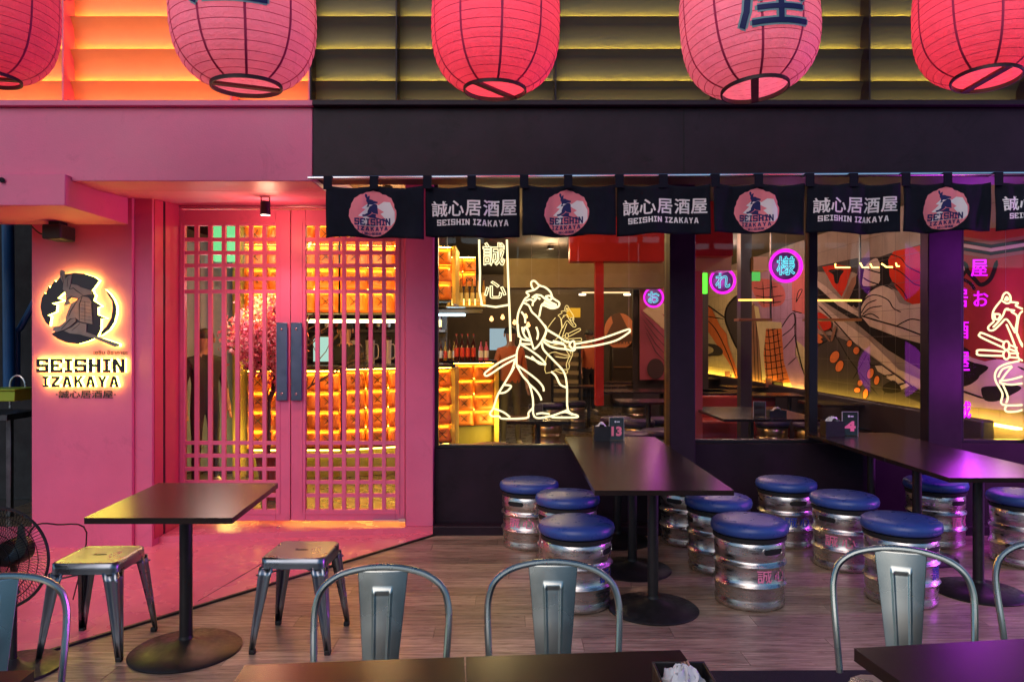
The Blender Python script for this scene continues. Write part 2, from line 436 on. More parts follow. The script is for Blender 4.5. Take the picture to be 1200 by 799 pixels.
# black box with a cable under the corner box
t = thing('wall_speaker', 'small black box with a cable at the top of the pink sign wall', 'speaker', (X(66, 5.2), 5.2, 2.25))
b = MB(); b.box(X(56, 5.17), X(78, 5.17), 5.1, 5.28, Z(281, 5.15), Z(264, 5.15)); b.build('housing', BLACKM, t, bevel=.01, seg=2)
b = MB(); b.box(X(60, 5.17), X(72, 5.17), 5.14, 5.24, Z(264, 5.15), 2.333); b.build('bracket', BLACKM, t)
b = MB(); b.tube(smoothline([P(56, 275, 5.2), P(48, 274, 5.2), P(42, 270, 5.22), P(36, 264, 5.25)], 4), .006, 6); b.build('cable', BLACKM, t)

# threshold step, diagonal front
A0 = Vector((X(178, 5.42), 5.42)); A1 = Vector((X(508, 5.72), 5.72))
b = MB(); b.prism([tuple(A0), tuple(A1), (A1.x, 5.95), (A0.x, 5.95)], .01, .062, T)
st = b.build('doorstep', PINKDK, None, bevel=.006, seg=2, origin=Vector((A0.x, 5.4, 0))); tag(st, 'low pink painted doorstep under the lattice doors', 'step')

# door frame and two lattice doors
t = thing('door_frame', 'pink frame around the pair of lattice doors', 'door frame', (X(330, YD), YD, .06))
dl0, dl1, dr1, jr = X(205, YD), X(340.5, YD), X(475, YD), X(508, YD)
ztop = Z(246, YD); zbot = Z(610, YD)
b = MB(); b.box(dr1+.004, jr, YD-.03, YD+.14, .062, 2.72); b.build('jamb', PINK, t, bevel=.004)
b = MB(); b.box(dl0-.004, dr1+.004, YD+.0, YD+.12, ztop+.012, 2.56); b.build('header', PINK, t, bevel=.003)
b = MB(); b.box(dl0, dr1, YD-.012, YD-.002, ztop+.018, ztop+.028); b.build('door_track', ROD, t)
LZ = [265, 281, 296.5, 312, 327, 341.5, None, 518, 534, 550, 565, 580, 596]
def lattice_door(px0, px1, ox0, ox1, label, hx0, hx1, mirrored):
    t = thing('lattice_door', label, 'door', ((X(px0, YD)+X(px1, YD))/2, YD, zbot), 'pair of pink lattice doors')
    x0, x1, a0, a1 = X(px0, YD)+.003, X(px1, YD)-.003, X(ox0, YD), X(ox1, YD)
    za, zb_ = Z(597, YD), Z(264, YD)
    for (q0, q1) in ((x0, a0), (a1, x1)):
        b = MB(); b.box(q0, q1, YD+.0, YD+.05, zbot, ztop); b.build('stile', PINK, t, bevel=.003)
    b = MB(); b.box(a0+.0005, a1-.0005, YD+.001, YD+.049, zbot, za); b.build('rail', PINK, t, bevel=.002)
    b = MB(); b.box(a0+.0005, a1-.0005, YD+.001, YD+.049, zb_, ztop); b.build('rail', PINK, t, bevel=.002)
    # thin moulding proud of the leaf around the opening
    b = MB(); m = .035
    b.box(a0-m, a1+m, YD-.006, YD-.0005, za-m, za-m+.012); b.box(a0-m, a1+m, YD-.006, YD-.0005, zb_+m-.012, zb_+m)
    b.box(a0-m, a0-m+.012, YD-.006, YD-.0005, za-m+.0125, zb_+m-.0125); b.box(a1+m-.012, a1+m, YD-.006, YD-.0005, za-m+.0125, zb_+m-.0125)
    b.build('moulding', PINK, t)
    n = 7; pitch = (a1-a0+.030)/n; bw = .030; proto = None
    for k in range(1, n):
        cx = a0-.015+pitch*k
        if proto is None:
            b = MB(); b.box(cx-bw/2, cx+bw/2, YD+.006, YD+.034, za, zb_); proto = b.build('slat', PINK, t); c0 = cx
        else:
            o = proto.copy(); COL.objects.link(o); o.location.x += cx-c0
    proto = None
    # horizontal bars between the rows of square cells
    ys = [280.5, 296, 311, 326.5, 341.5, 519, 534, 549.5, 565, 580.5]
    for py in ys:
        z = Z(py, YD)
        if proto is None:
            b = MB(); b.box(a0, a1, YD+.009, YD+.031, z-.0145, z+.0145); proto = b.build('slat', PINK, t); z0 = z
        else:
            o = proto.copy(); COL.objects.link(o); o.location.z += z-z0
    b = MB(); b.box(a0-.01, a1+.01, YD+.036, YD+.041, za-.01, zb_+.01); b.build('glass_pane', GLASS, t)
    ha, hb = X(hx0, YD), X(hx1, YD)
    b = MB(); b.box(ha, hb, YD-.030, YD-.022, Z(469, YD), Z(378, YD)); h = b.build('handle', mat('blue_grey_plate', (.13, .16, .24), .38, 1, noise=.1, rnoise=.08), t, bevel=.012, seg=2)
    for py in (386, 461):
        b = MB(); b.lathe([(.009, 0), (.009, .004), (.005, .007)], 10, M=Matrix.Translation((( ha+hb)/2, YD-.030, Z(py, YD))) @ Matrix.Rotation(pi/2, 4, 'X'))
        b.build('screw', ROD, h)
    for py in (395, 452):
        b = MB(); b.tube([((ha+hb)/2, YD-.022, Z(py, YD)), ((ha+hb)/2, YD+.002, Z(py, YD))], .008, 8, M=None); b.build('standoff', ROD, h)
    return t
lattice_door(205, 340.5, 216, 323, 'left pink lattice door, seen behind the small dark table, cherry blossom behind it', 325, 338, False)
d2 = lattice_door(340.5, 475, 358, 463, 'right pink lattice door with tan quilted counter glowing behind it', 342, 355, True)
b = MB(); b.box(X(438, YD), X(474, YD), YD-.03, YD-.003, Z(609.5, YD), Z(607.5, YD)); b.box(X(468, YD), X(476, YD), YD-.04, YD-.003, Z(610, YD), Z(606, YD)); b.build('floor_hinge', ROD, d2)
b = MB(); q = G(331, 614, .062); b.lathe([(.018, 0), (.018, .003), (.012, .005)], 12, c=(q[0], q[1]-.1, .0625))
tag(b.build('floor_bolt_plate', ROD, None, origin=Vector((q[0], q[1]-.1, .0625))), 'tiny metal bolt plate set in the pink doorstep below the door handles', 'bolt plate')

# lit spotlight under the soffit
YS = 5.25; sx = X(311, YS)
t = thing('spotlight', 'small black lit spotlight hanging under the pink soffit above the doors', 'spotlight', (sx, YS, Z(226, YS)))
b = MB(); b.box(sx-.042, sx+.042, YS-.03, YS+.03, Z(231, YS), Z(226, YS)+.02); b.build('base', BLACKM, t, bevel=.003)
b = MB(); b.tube([(sx-.03, YS, Z(231, YS)), (sx-.03, YS, Z(242, YS))], .005, 6); b.tube([(sx+.03, YS, Z(231, YS)), (sx+.03, YS, Z(242, YS))], .005, 6); b.build('yoke', BLACKM, t)
b = MB(); b.lathe([(.026, 0), (.034, -.01), (.036, -.10), (.033, -.10), (.030, -.088)], 20, c=(sx, YS, Z(236, YS)), capt=False); b.build('barrel', BLACKM, t)
b = MB(); b.lathe([(.001, -.0975), (.032, -.0975)], 20, c=(sx, YS, Z(236, YS)), capb=False, capt=True); b.build('bulb', emat('spot_bulb', (1, .86, .7), 9), t)
lamp('spot_light', 'SPOT', (sx, YS, Z(236, YS)-.11), 20, (1, .46, .36), .06, t, to=(sx+.1, YS+.28, 0), spot=115)
lamp('soffit_fill', 'POINT', (sx, YS+.06, Z(236, YS)-.16), 4.5, (1, .42, .26), .05, t)  # extra lamp added below the spotlight to brighten soffit and doors

# ------------------------------------------------------------------ black side of the facade
t = thing('black_fascia', 'long black fascia beam above the row of banners', 'fascia', (1.6, YF, 2.5))
zb2 = Z(207, YF)
b = MB(); b.box(xr+.002, 7, YF, YF+.25, zb2, ZT-.002); b.build('beam', BLACKW, t, bevel=.004)
b = MB(); b.box(xr+.012, 7, YF-.05, YF+.4, ZT+.0, ZT+.032); b.build('ledge', BLACKW, t, bevel=.003)
b = MB(); b.box(X(795+6, YF), X(795+6, YF)+.004, YF-.0015, YF, zb2, ZT-.004); b.build('seam', mat('seam_dark', (.004, .004, .004), .9), t)
b = MB(); b.box(xr+.002, 7, YF+.25, 6.6, 2.90, 2.955); b.build('soffit', BLACKW, t)
YG = 5.86; YG2 = 6.14
# low wall with kerb below the windows
t = thing('window_wall', 'low black wall with kerb below the shop windows', 'wall', (1.5, 5.8, 0))
x5 = X(508, 5.75)+.002
b = MB(); b.box(x5, X(800, YG), YG-.06, YG+.12, 0, Z(524, YG)); b.build('wall', BLACKW, t, bevel=.004)
b = MB(); b.box(X(800, YG)+.001, 7, YG2-.08, YG2+.10, 0, Z(518, YG2)); b.build('wall', BLACKW, t, bevel=.004)
b = MB(); b.box(x5, 7, 5.665, YG-.061, 0, .078); b.build('kerb', BLACKW, t, bevel=.008, seg=2)
# pillars
def pillar(px0, px1, y0, y1, label, m=BLACKW):
    b = MB(); b.box(X(px0, y0), X(px1, y0), y0, y1, .0785, 2.90)
    o = b.build('pillar', m, None, bevel=.006, seg=2, origin=Vector((X(px0, y0), y0, .0785))); tag(o, label, 'pillar')
pillar(785, 815, 5.66, 5.80, 'black pillar between the neon warrior window and the middle window')
pillar(1088, 1127, 5.68, 5.80, 'black pillar washed purple by neon, right of the mural window')
FRM = mat('window_frame_black', (.014, .012, .016), .35, noise=.2)
def window(px0, px1, Y, zb_, label, mull=(), g=True):
    t = thing('shop_window', label, 'window', ((X(px0, Y)+X(px1, Y))/2, Y, zb_))
    x0, x1 = X(px0, Y), X(px1, Y); zt = 2.898
    b = MB(); b.box(x0, x0+.035, Y-.03, Y+.05, zb_, zt); b.build('frame', FRM, t, bevel=.002)
    b = MB(); b.box(x1-.035, x1, Y-.03, Y+.05, zb_, zt); b.build('frame', FRM, t, bevel=.002)
    b = MB(); b.box(x0+.036, x1-.036, Y-.03, Y+.05, zb_, zb_+.022); b.build('sill', FRM, t, bevel=.002)
    xs = [x0+.036]+[m for m in mull]+[x1-.036]
    for m in mull:
        b = MB(); b.box(m-.035, m+.035, Y-.04, Y+.06, zb_+.023, zt); b.build('mullion', FRM, t, bevel=.002)
    for i in range(len(xs)-1):
        b = MB(); b.box(xs[i]+(.036 if i else 0), xs[i+1]-(.036 if i < len(xs)-2 else 0), Y+.004, Y+.010, zb_+.023, zt); b.build('glass_pane', GLASS, t)
    return t
window(508.5, 785, YG, Z(524, YG)+.001, 'left shop window with the glowing neon warrior holding a sword')
window(806, 1091, YG2, Z(518, YG2)+.001, 'middle shop window with the red and beige mural behind it', mull=(X(951, YG2),))
window(1122, 1260, YG2, Z(518, YG2)+.001, 'right shop window with purple neon characters, cut by the picture edge')
for px, py in ((752, 566), (790, 566)): pass

# ------------------------------------------------------------------ louvres above
YL = 4.86
rows_px = [125.5, 90.5, 52.5, 13.8, -25, -64]
BACKB = mat('louvre_back', (.02, .017, .015), .8)
def louvre(name, label, edges, slatm, ledm, divm):
    t = thing(name, label, 'louvre screen', (X(edges[0], YL), YL, Z(125.5, YL)))
    sp = {}
    for i in range(len(edges)-1):
        xa, xc = X(edges[i], YL)+.006, X(edges[i+1], YL)-.006
        for r in range(len(rows_px)-1):
            zb_, zt = Z(rows_px[r], YL), Z(rows_px[r+1], YL)
            b = MB(); th = .010
            pts = [(0, -.028), (.018, .05), (.050, .14), (.088, 1.0)]
            # slat: its foot is behind, its head leans towards the street
            h = zt-zb_
            prof = [(YL+.122, zb_-.03), (YL+.119, zb_+h*.35), (YL+.108, zb_+h*.7), (YL+.066, zt-.002)]
            vs = []; fs = []
            for xx in (xa, xc):
                for (yy, zz) in prof: vs.append((xx, yy, zz))
            for k in range(3): fs.append((k, k+4, k+5, k+1))
            vs2 = [(x_, y_+th, z_+.002) for x_, y_, z_ in vs]; m_ = len(vs)
            b.add(vs+vs2, fs+[tuple(q+m_ for q in f[::-1]) for f in fs]+[(0, 1, 1+m_, m_), (1, 2, 2+m_, 1+m_), (2, 3, 3+m_, 2+m_), (4, 4+m_, 5+m_, 5), (5, 5+m_, 6+m_, 6), (6, 6+m_, 7+m_, 7), (3, 7, 7+m_, 3+m_), (0, m_, 4+m_, 4)], 0, True)
            b.build('slat', slatm, t, auto=60)
            b = MB(); b.box(xa+.02, xc-.02, YL+.088, YL+.094, zb_-.030, zb_-.012)
            b.add([(xa+.02, YL+.0945, zb_-.029), (xc-.02, YL+.0945, zb_-.029), (xc-.02, YL+.0945, zb_-.013), (xa+.02, YL+.0945, zb_-.013)], [(3, 2, 1, 0)], 1)
            if ledm is LEDO: b.add([(xa+.02, YL+.088, zb_-.0115), (xc-.02, YL+.088, zb_-.0115), (xc-.02, YL+.094, zb_-.0115), (xa+.02, YL+.094, zb_-.0115)], [(0, 1, 2, 3)], 1)
            b.build('led_strip', [BLACKM, ledm], t)
    zlo, zhi = ZT+.034, Z(rows_px[-1], YL)
    for i, e in enumerate(edges):
        b = MB(); b.box(X(e, YL)-.005, X(e, YL)+.005, YL-.005, YL+.14, zlo, zhi); b.build('divider', divm, t)
    b = MB(); b.box(X(edges[0], YL), X(edges[-1], YL), YL+.150, YL+.16, zlo, zhi); b.build('backing', slatm, t)
    return t
LEDO = emat('orange_led', (1, .28, .02), 62); LEDY = emat('yellow_led', (1, .76, .05), 170); LEDY2 = LEDY
louvre('pink_louvre_screen', 'louvred panel glowing orange above the pink fascia', [-230, -70, 74, 271, 362.5], mat('orange_lit_louvre', (.62, .27, .12), .5, noise=.05), LEDO, PINK)  # pink slats coloured orange: the strip light's tint is put into the paint
louvre('black_louvre_screen', 'dark louvred panel with faint yellow strips above the black fascia', [364, 464.5, 651, 838, 1019, 1205, 1390], mat('black_louvre', (.052, .043, .038), .5, noise=.06), LEDY, BLACKW)
# the wall above, out of the frame
b = MB(); b.box(-7, 7, YL-.01, YL+.5, Z(rows_px[-1], YL)+.001, 5.2); struct(b.build('upper_wall', BLACKW))

# ------------------------------------------------------------------ halo-lit sign on the pink wall
SB = mat('sign_face_dark', (.022, .018, .03), .35, noise=.2); SO = mat('sign_relief_olive', (.23, .215, .18), .45, noise=.15, nscale=20)
SLINE = mat('sign_line', (.008, .008, .012), .6); HALO = emat('halo_acrylic', (.85, .95, .10), 13)
def e6(p): return (40+p[0]/7.267, 305+p[1]/7.267)
TS = atpx(YW)
EMB_D = [
 [(300, 122), (370, 111), (450, 118), (535, 145), (578, 175), (520, 255), (515, 262), (400, 240), (300, 250), (280, 275), (225, 325), (282, 345), (175, 370), (217, 382), (212, 440), (140, 470), (168, 480), (156, 560), (125, 530), (95, 470), (80, 400), (90, 330), (112, 280), (125, 290), (150, 222), (160, 240), (200, 175), (210, 190), (245, 150)],
 [(175, 630), (215, 600), (300, 520), (330, 450), (395, 330), (420, 285), (440, 262), (525, 264), (530, 285), (545, 300), (528, 345), (600, 393), (562, 405), (565, 465), (645, 497), (590, 500), (588, 590), (560, 655), (480, 690), (400, 712), (300, 700), (225, 668)],
 [(625, 250), (665, 285), (700, 335), (722, 390), (722, 460), (703, 530), (665, 590), (590, 645), (592, 610), (640, 560), (680, 490), (692, 410), (686, 350), (655, 300)]]
EMB_F = [
 [(248, 105), (262, 84), (292, 100), (296, 160), (318, 140), (350, 128), (338, 205), (395, 215), (430, 235), (515, 262), (522, 292), (440, 304), (405, 330), (350, 322), (322, 348), (345, 372), (280, 392), (302, 340), (300, 290), (275, 250), (280, 200), (252, 150)],
 [(345, 372), (405, 335), (440, 308), (490, 320), (512, 350), (525, 545), (420, 522), (380, 490), (385, 520), (340, 560), (285, 592), (220, 610), (190, 596), (195, 568), (245, 560), (300, 520), (300, 480), (325, 420)],
 [(400, 530), (475, 545), (472, 612), (600, 660), (752, 712), (748, 734), (715, 736), (560, 672), (420, 632), (335, 622), (285, 600), (350, 570)]]
EMB_L = [[(345, 205), (330, 250), (365, 240), (390, 262), (445, 300)], [(300, 340), (350, 310), (400, 322)], [(405, 335), (345, 430), (325, 480)], [(440, 308), (415, 380), (415, 520)], [(462, 350), (462, 525)], [(425, 380), (510, 395)], [(425, 410), (512, 425)], [(425, 440), (515, 455)], [(425, 470), (518, 486)], [(425, 500), (520, 515)], [(260, 590), (340, 500), (385, 495)], [(350, 600), (420, 540)], [(262, 110), (285, 200)], [(320, 150), (312, 230)], [(420, 350), (505, 362)]]
t = thing('wall_emblem', 'round dark halo-lit emblem of a seated armoured warrior on the pink wall', 'emblem', (X(98, YW), YW, Z(362, YW)))
for pol in EMB_D:
    lp = [e6(p) for p in pol]
    b = MB(); b.prism([lp], .032, .036, TS); ob = b.build('emblem_disc', SB, t)
    b = MB(); b.prism([lp], .006, .0315, TS); b.build('glowing_edge', HALO, ob)
for pol in EMB_F:
    b = MB(); b.prism([[e6(p) for p in pol]], .0365, .043, TS); b.build('warrior_relief', SO, t)
b = MB()
for ln in EMB_L: b.prism([[e6(p) for p in ribbon(ln, 7)]], .0435, .0445, TS)
b.build('relief_lines', SLINE, t)
# sword tip backing glow
b = MB(); b.prism([[e6(p) for p in [(600, 662), (752, 712), (748, 734), (715, 736), (585, 684)]]], .006, .036, TS); b.build('glowing_edge', HALO, t)
def signrow(word, x0, x1, y0, y1, name, label, gap=.16):
    t = thing(name, label, 'sign lettering', (X((x0+x1)/2, YW), YW, Z(y1, YW)))
    for c, lp in letters(word, x0, x1, y1, y0, gap):
        b = MB(); b.prism(lp, .030, .034, TS); ob = b.build('letter', SB, t); ob['label'] = 'letter '+c
        b = MB(); b.prism(lp, .004, .0295, TS); b.build('glowing_edge', HALO, ob)
signrow('SEISHIN', 46, 149, 420, 436.2, 'upper_lettering', 'large glowing block letters SEISHIN below the round emblem')
signrow('IZAKAYA', 53.5, 142, 440.5, 453, 'lower_lettering', 'smaller glowing block letters IZAKAYA below the larger word', .3)
b = MB(); text_into(b, '·誠心居酒屋·', 66, 136, 466.5, 457, TS, .004, off=.012, wscale=.02); 
tag(b.build('kanji_lettering', SB, None, origin=Vector((X(100, YW), YW, 2))), 'row of small dark Japanese characters at the bottom of the wall sign', 'sign lettering')
b = MB(); text_into(b, 'เซชิน อิซากายะ', 110, 150, 415.5, 410.5, TS, .004, off=.015, wscale=.02)
tag(b.build('thai_lettering', SB, None, origin=Vector((X(130, YW), YW, 2.1))), 'tiny dark Thai words between the emblem and the large letters', 'sign lettering')
lamp('halo_light', 'POINT', P(98, 362, YW-.03), 1.2, (1, .30, .06), .10, t)

# ------------------------------------------------------------------ banner rod and banners
YN = 4.56
t = thing('banner_rod', 'long shiny metal rod carrying the row of black banners', 'rod', P(362, 208, YN))
b = MB(); b.tube([P(361, 208.5, YN), P(1290, 202.5, YN)], .011, 10); b.build('rod', ROD, t)
for px in (500, 723, 945, 1165):
    b = MB(); q = P(px, 209-(px-383)*.006, YN); b.box(q.x-.006, q.x+.006, YN, YF-.002, q.z-.006, q.z+.006); b.build('bracket', BLACKM, t)
def cloth_w(u, v, s):
    return .024*sin(u*8+s*2.1)*(.25+.75*v)+.008*sin(u*21+s+v)*(.2+v)+.006*sin(v*5+s*3)+.004*sin(u*38+s*5)*(1-v)
NB = [(383, 497.5), (499, 609), (612, 721), (723, 832), (835, 942), (945, 1053.5), (1057, 1160.5), (1165, 1275)]
NLAB = ['first black banner from the left, with a round pink emblem, hanging over the lattice door', 'black banner with white Japanese characters above the quilted counter and the vertical neon frame', 'black banner with a round pink emblem above the neon warrior', 'black banner with white Japanese characters left of the first pillar', 'black banner with a round pink emblem above the middle window', 'black banner with white Japanese characters above the beige mural', 'black banner with a round pink emblem above the purple pillar', 'last black banner at the right picture edge, its white characters cut off']
for i, (px0, px1) in enumerate(NB):
    t = thing('banner', NLAB[i], 'banner', P((px0+px1)/2, 280, YN), 'black banners along the rod')
    yt = 218-(px0-383)*.006; yb = 279.5-(px0-383)*.0118
    ph = i*1.7
    def CT(u, v, w_, px0=px0, px1=px1, yt=yt, yb=yb, ph=ph):
        # u,v in pixel-like units: u 0..1 across, v 0..1 down
        return (X(px0+(px1-px0)*u, YN), YN-.012-cloth_w(u*1.0, v, ph)-w_, Z(yt+(yb-yt)*v, YN)+.006*v*sin(u*4.5+ph)+.004*v*sin(u*11+ph*2))
    b = MB(); nu, nv = 28, 16; vs = []; fs = []
    for a_ in range(nv+1):
        for c_ in range(nu+1):
            u = c_/nu; v = a_/nv; sag = .055*abs(sin(u*2*pi))*(1-v)**3
            vs.append(CT(u, v+sag*(1-v), 0))
    for a_ in range(nv):
        for c_ in range(nu):
            k = a_*(nu+1)+c_; fs.append((k, k+1, k+nu+2, k+nu+1))
    b.add(vs, fs, 0, True); ob = b.build('cloth', CLOTH, t, auto=180)
    so_ = ob.modifiers.new('thickness', 'SOLIDIFY'); so_.thickness = .0025; so_.offset = 1
    for u in (.02, .49, .975):
        if i < 7 and u > .9: continue
        xc = X(px0+(px1-px0)*u, YN); zt = Z(yt-8.5, YN); zb_ = Z(yt+5, YN)
        b = MB(); b.box(xc-.026, xc+.026, YN-.030, YN-.024, zb_, zt+.01); b.box(xc-.026, xc+.026, YN-.024, YN+.014, zt+.0005, zt+.01); b.build('loop', CLOTH, t)
    W = px1-px0; HH = yb-yt
    def PT(u, v, w_): return CT(u/109.0, v/61.0, w_)
    if i % 2 == 0:
        cx, cy_, R = 52, 33, 26
        def emb(p): return (cx+(p[0]-400)/320*R, cy_+(p[1]-410)/320*R)
        rim = []
        for k in range(44):
            a_ = 2*pi*k/44; rr = R*(1+(.05*sin(k*7.3) if k % 3 == 0 else 0)); rim.append((cx+rr*cos(a_), cy_+rr*sin(a_)))
        b = MB(); b.decal([rim], .0036, PT); b.build('emblem_disc', CLOTHP, t)
        b = MB(); b.decal([[(cx-16, cy_+14), (cx-10, cy_+4), (cx-16, cy_+3), (cx-8, cy_-5), (cx-12, cy_-6), (cx-3, cy_-14), (cx+6, cy_-10), (cx+12, cy_-14), (cx+19, cy_-13), (cx+24, cy_-2), (cx+24, cy_+9), (cx+20, cy_+14)]], .0045, PT); b.build('emblem_print', CLOTHW, t)
        b = MB(); b.decal([[(cx-8, cy_+13), (cx-4, cy_+4), (cx-9, cy_+2), (cx+3, cy_-8), (cx+12, cy_-2), (cx+8, cy_), (cx+16, cy_+9), (cx+14, cy_+14)]], .0049, PT); b.build('emblem_print', CLOTHP, t)
        def e2(p): return (cx-1+(p[0]-400)/320*R*.62, cy_-8+(p[1]-380)/320*R*.62)
        b = MB()
        for pol in EMB_F[:2]: b.decal([[e2(p) for p in pol]], .0054, PT)
        b.decal([[e2(p) for p in EMB_F[2]]], .0061, PT)
        b.build('warrior_print', CLOTHN, t)
        b = MB()
        for c, lp in letters('SEISHIN', cx-20, cx+19, cy_+13.5, cy_+5.5): b.decal(lp, .0066, PT)
        for c, lp in letters('IZAKAYA', cx-17, cx+16, cy_+19.5, cy_+14.8, .35): b.decal(lp, .0066, PT)
        decal_text(b, '・誠心居酒屋・', cx-12, cx+11, cy_+24.0, cy_+21, PT, .0066, .02)
        b.build('lettering', CLOTHN, t)
    else:
        b = MB()
        for k, ch in enumerate('誠心居酒屋'):
            xk = [7, 26, 46, 67, 87][k]; decal_text(b, ch, xk, xk+18.5, 37.5-(k*.4), 19-(k*.4), PT, .0040, .018)
        b.build('kanji_print', CLOTHW, t)
        b = MB()
        L15 = letters('SEISHIN IZAKAYA', 13, 96, 47.5, 40.5, .2)
        for part in (L15[:7], L15[7:]):
            b = MB()
            for c, lp in part: b.decal(lp, .0044, PT)
            b.build('lettering', CLOTHW, t)
# ------------------------------------------------------------------ lanterns
def paper(name, col, strength):
    m = bpy.data.materials.new(name); m.use_nodes = True; t = m.node_tree; n = t.nodes; L = t.links
    b = n['Principled BSDF']; b.inputs['Roughness'].default_value = .6
    tc = n.new('ShaderNodeTexCoord'); nz = n.new('ShaderNodeTexNoise'); nz.inputs['Scale'].default_value = 9; nz.inputs['Detail'].default_value = 8; nz.inputs['Distortion'].default_value = 1.5
    L.new(tc.outputs['Object'], nz.inputs['Vector'])
    mx = n.new('ShaderNodeMix'); mx.data_type = 'RGBA'; mx.inputs[6].default_value = (*[c*.82 for c in col], 1); mx.inputs[7].default_value = (*[min(1, c*1.18) for c in col], 1)
    L.new(nz.outputs[0], mx.inputs[0]); L.new(mx.outputs[2], b.inputs['Base Color'])
    bp = n.new('ShaderNodeBump'); bp.inputs['Strength'].default_value = .8; bp.inputs['Distance'].default_value = .010
    n2 = n.new('ShaderNodeTexNoise'); n2.inputs['Scale'].default_value = 28; n2.inputs['Detail'].default_value = 5; n2.inputs['Distortion'].default_value = 2
    L.new(tc.outputs['Object'], n2.inputs['Vector']); L.new(n2.outputs[0], bp.inputs['Height']); L.new(bp.outputs[0], b.inputs['Normal'])
    tr = n.new('ShaderNodeBsdfTranslucent'); L.new(mx.outputs[2], tr.inputs[0])
    ms = n.new('ShaderNodeMixShader'); ms.inputs[0].default_value = strength
    L.new(b.outputs[0], ms.inputs[1]); L.new(tr.outputs[0], ms.inputs[2]); L.new(ms.outputs[0], n['Material Output'].inputs[0])
    return m
PAPR = paper('red_lantern_paper', (.78, .10, .20), .36)
PAPP = paper('pink_lantern_paper', (.74, .24, .38), .38)
RIBM = mat('lantern_wire', (.50, .03, .12), .8)  # ribs and seams share one darker red
RIMM = mat('lantern_rim', (.025, .008, .012), .5); WOODB = mat('lantern_wood_bar', (.16, .055, .035), .6, noise=.3, nscale=20)
INKM = mat('navy_ink', (.010, .012, .10), .7); INKP = mat('pale_ink_edge', (.22, .36, .42), .7)
HL, RL = .30, .275
def lr(z):  # radius at height z (-HL..HL)
    t = min(1, abs(z)/HL); return RL*max(0, 1-t**2.8)**(1/2.8)
def lantern(px, half, Yc, pybot, label, pap, tilt=(0, 0), rz=0, kanji=None, watts=3.0):
    Yc = Yc; zb_ = Z(pybot, Yc); zc = zb_+.285
    t = thing('paper_lantern', label, 'lantern', (X(px, Yc), Yc, zc), 'row of paper lanterns')
    NR = 19
    tz = [-.285+.57*i/600 for i in range(601)]; al = [0]
    for i in range(600): al.append(al[-1]+math.hypot(tz[i+1]-tz[i], lr(tz[i+1])-lr(tz[i])))
    def zat(f):
        g_ = f*al[-1]; i = 0
        while i < 599 and al[i+1] < g_: i += 1
        return tz[i]+(tz[i+1]-tz[i])*(g_-al[i])/(al[i+1]-al[i])
    zs = [zat(k/NR) for k in range(NR+1)]
    prof = []
    for k in range(NR):
        for j in range(3):
            z = zs[k]+(zs[k+1]-zs[k])*j/3; prof.append((lr(z)+(.0035 if j else 0), z))
    prof.append((lr(.285), .285))
    O = root_loc(t)
    b = MB(); b.lathe(prof, 56, capb=False, capt=False, c=O); b.build('paper', pap, t, auto=180)
    ring = None
    for k in range(NR+1):
        b = MB(); r = lr(zs[k])+.0012; b.tube([(O.x+r*cos(a), O.y+r*sin(a), O.z+zs[k]) for a in [2*pi*i/40 for i in range(40)]], .0012, 4, closed=True); b.build('rib', RIBM, t)
    for s in range(10):
        a = 2*pi*s/10+.16; b = MB(); vs = []; fs = []
        zz = [zat(i/48) for i in range(49)]
        for i, z in enumerate(zz):
            r = lr(z)+.0042
            for da in (-.0048/max(r, .05), .0048/max(r, .05)):
                vs.append((O.x+r*cos(a+da), O.y+r*sin(a+da), O.z+z))
        for i in range(48): fs.append((2*i, 2*i+1, 2*i+3, 2*i+2))
        b.add(vs, fs, 0, True); b.build('seam', RIBM, t)
    for sg in (-1, 1):
        b = MB(); r = lr(.285)
        b.lathe([(r-.004, sg*.281), (r+.003, sg*.283), (r+.003, sg*.298), (r-.004, sg*.298), (r-.004, sg*.281)], 40, capb=False, capt=False, c=O); b.build('rim', RIMM, t)
        b = MB(); b.box(O.x-r, O.x+r, O.y-.015, O.y+.015, O.z+sg*.292-.005, O.z+sg*.292+.005, M=None); bar = b.build('crossbar', WOODB, t)
    b = MB(); b.lathe([(.001, -.03), (.02, -.02), (.026, 0), (.02, .02), (.012, .04)], 12, c=(O.x, O.y, O.z+.10)); b.build('bulb', emat('lantern_bulb', (1, .75, .5), 3), t)
    lamp('lantern_light', 'POINT', (O.x, O.y, O.z+.02), watts*.78, (1, .62, .48), .05, t)
    b = MB(); b.tube([(O.x, O.y, O.z+.295), (O.x, O.y, O.z+1.0)], .004, 6); b.build('cord', RIMM, t)
    if kanji:
        az, zc_, sz = kanji
        vs, fs, (xa, xb, ya, yb) = txt('屋', 0.0, .022)
        for dw, mm, nm in ((.0070, INKP, 'ink_edge'), (.0095, INKM, 'ink')):
            v2, f2, bb = txt('屋', 0.0, .024 if nm == 'ink_edge' else .0)
            me = bmesh.new(); vl = [me.verts.new(v) for v in v2]
            for f in f2:
                try: me.faces.new([vl[i] for i in f])
                except ValueError: pass
            bmesh.ops.triangulate(me, faces=me.faces[:])
            for _ in range(3):
                le = [e for e in me.edges if e.calc_length() > .07]
                if le: bmesh.ops.subdivide_edges(me, edges=le, cuts=1); bmesh.ops.triangulate(me, faces=me.faces[:])
            me.verts.index_update(); b = MB(); vv = []
            for v in me.verts:
                z = zc_+(v.co.y-.37)*sz; s = (v.co.x-.5)*sz; r = lr(z)+dw+v.co.z*.05; a = -pi/2+az+s/RL
                vv.append((O.x+r*cos(a), O.y+r*sin(a), O.z+z))
            b.add(vv, [tuple(v.index for v in f.verts) for f in me.faces], 0, False); me.free(); b.build(nm, mm, t)
    t.rotation_euler = (radians(tilt[0]), radians(tilt[1]), rz)
    return t
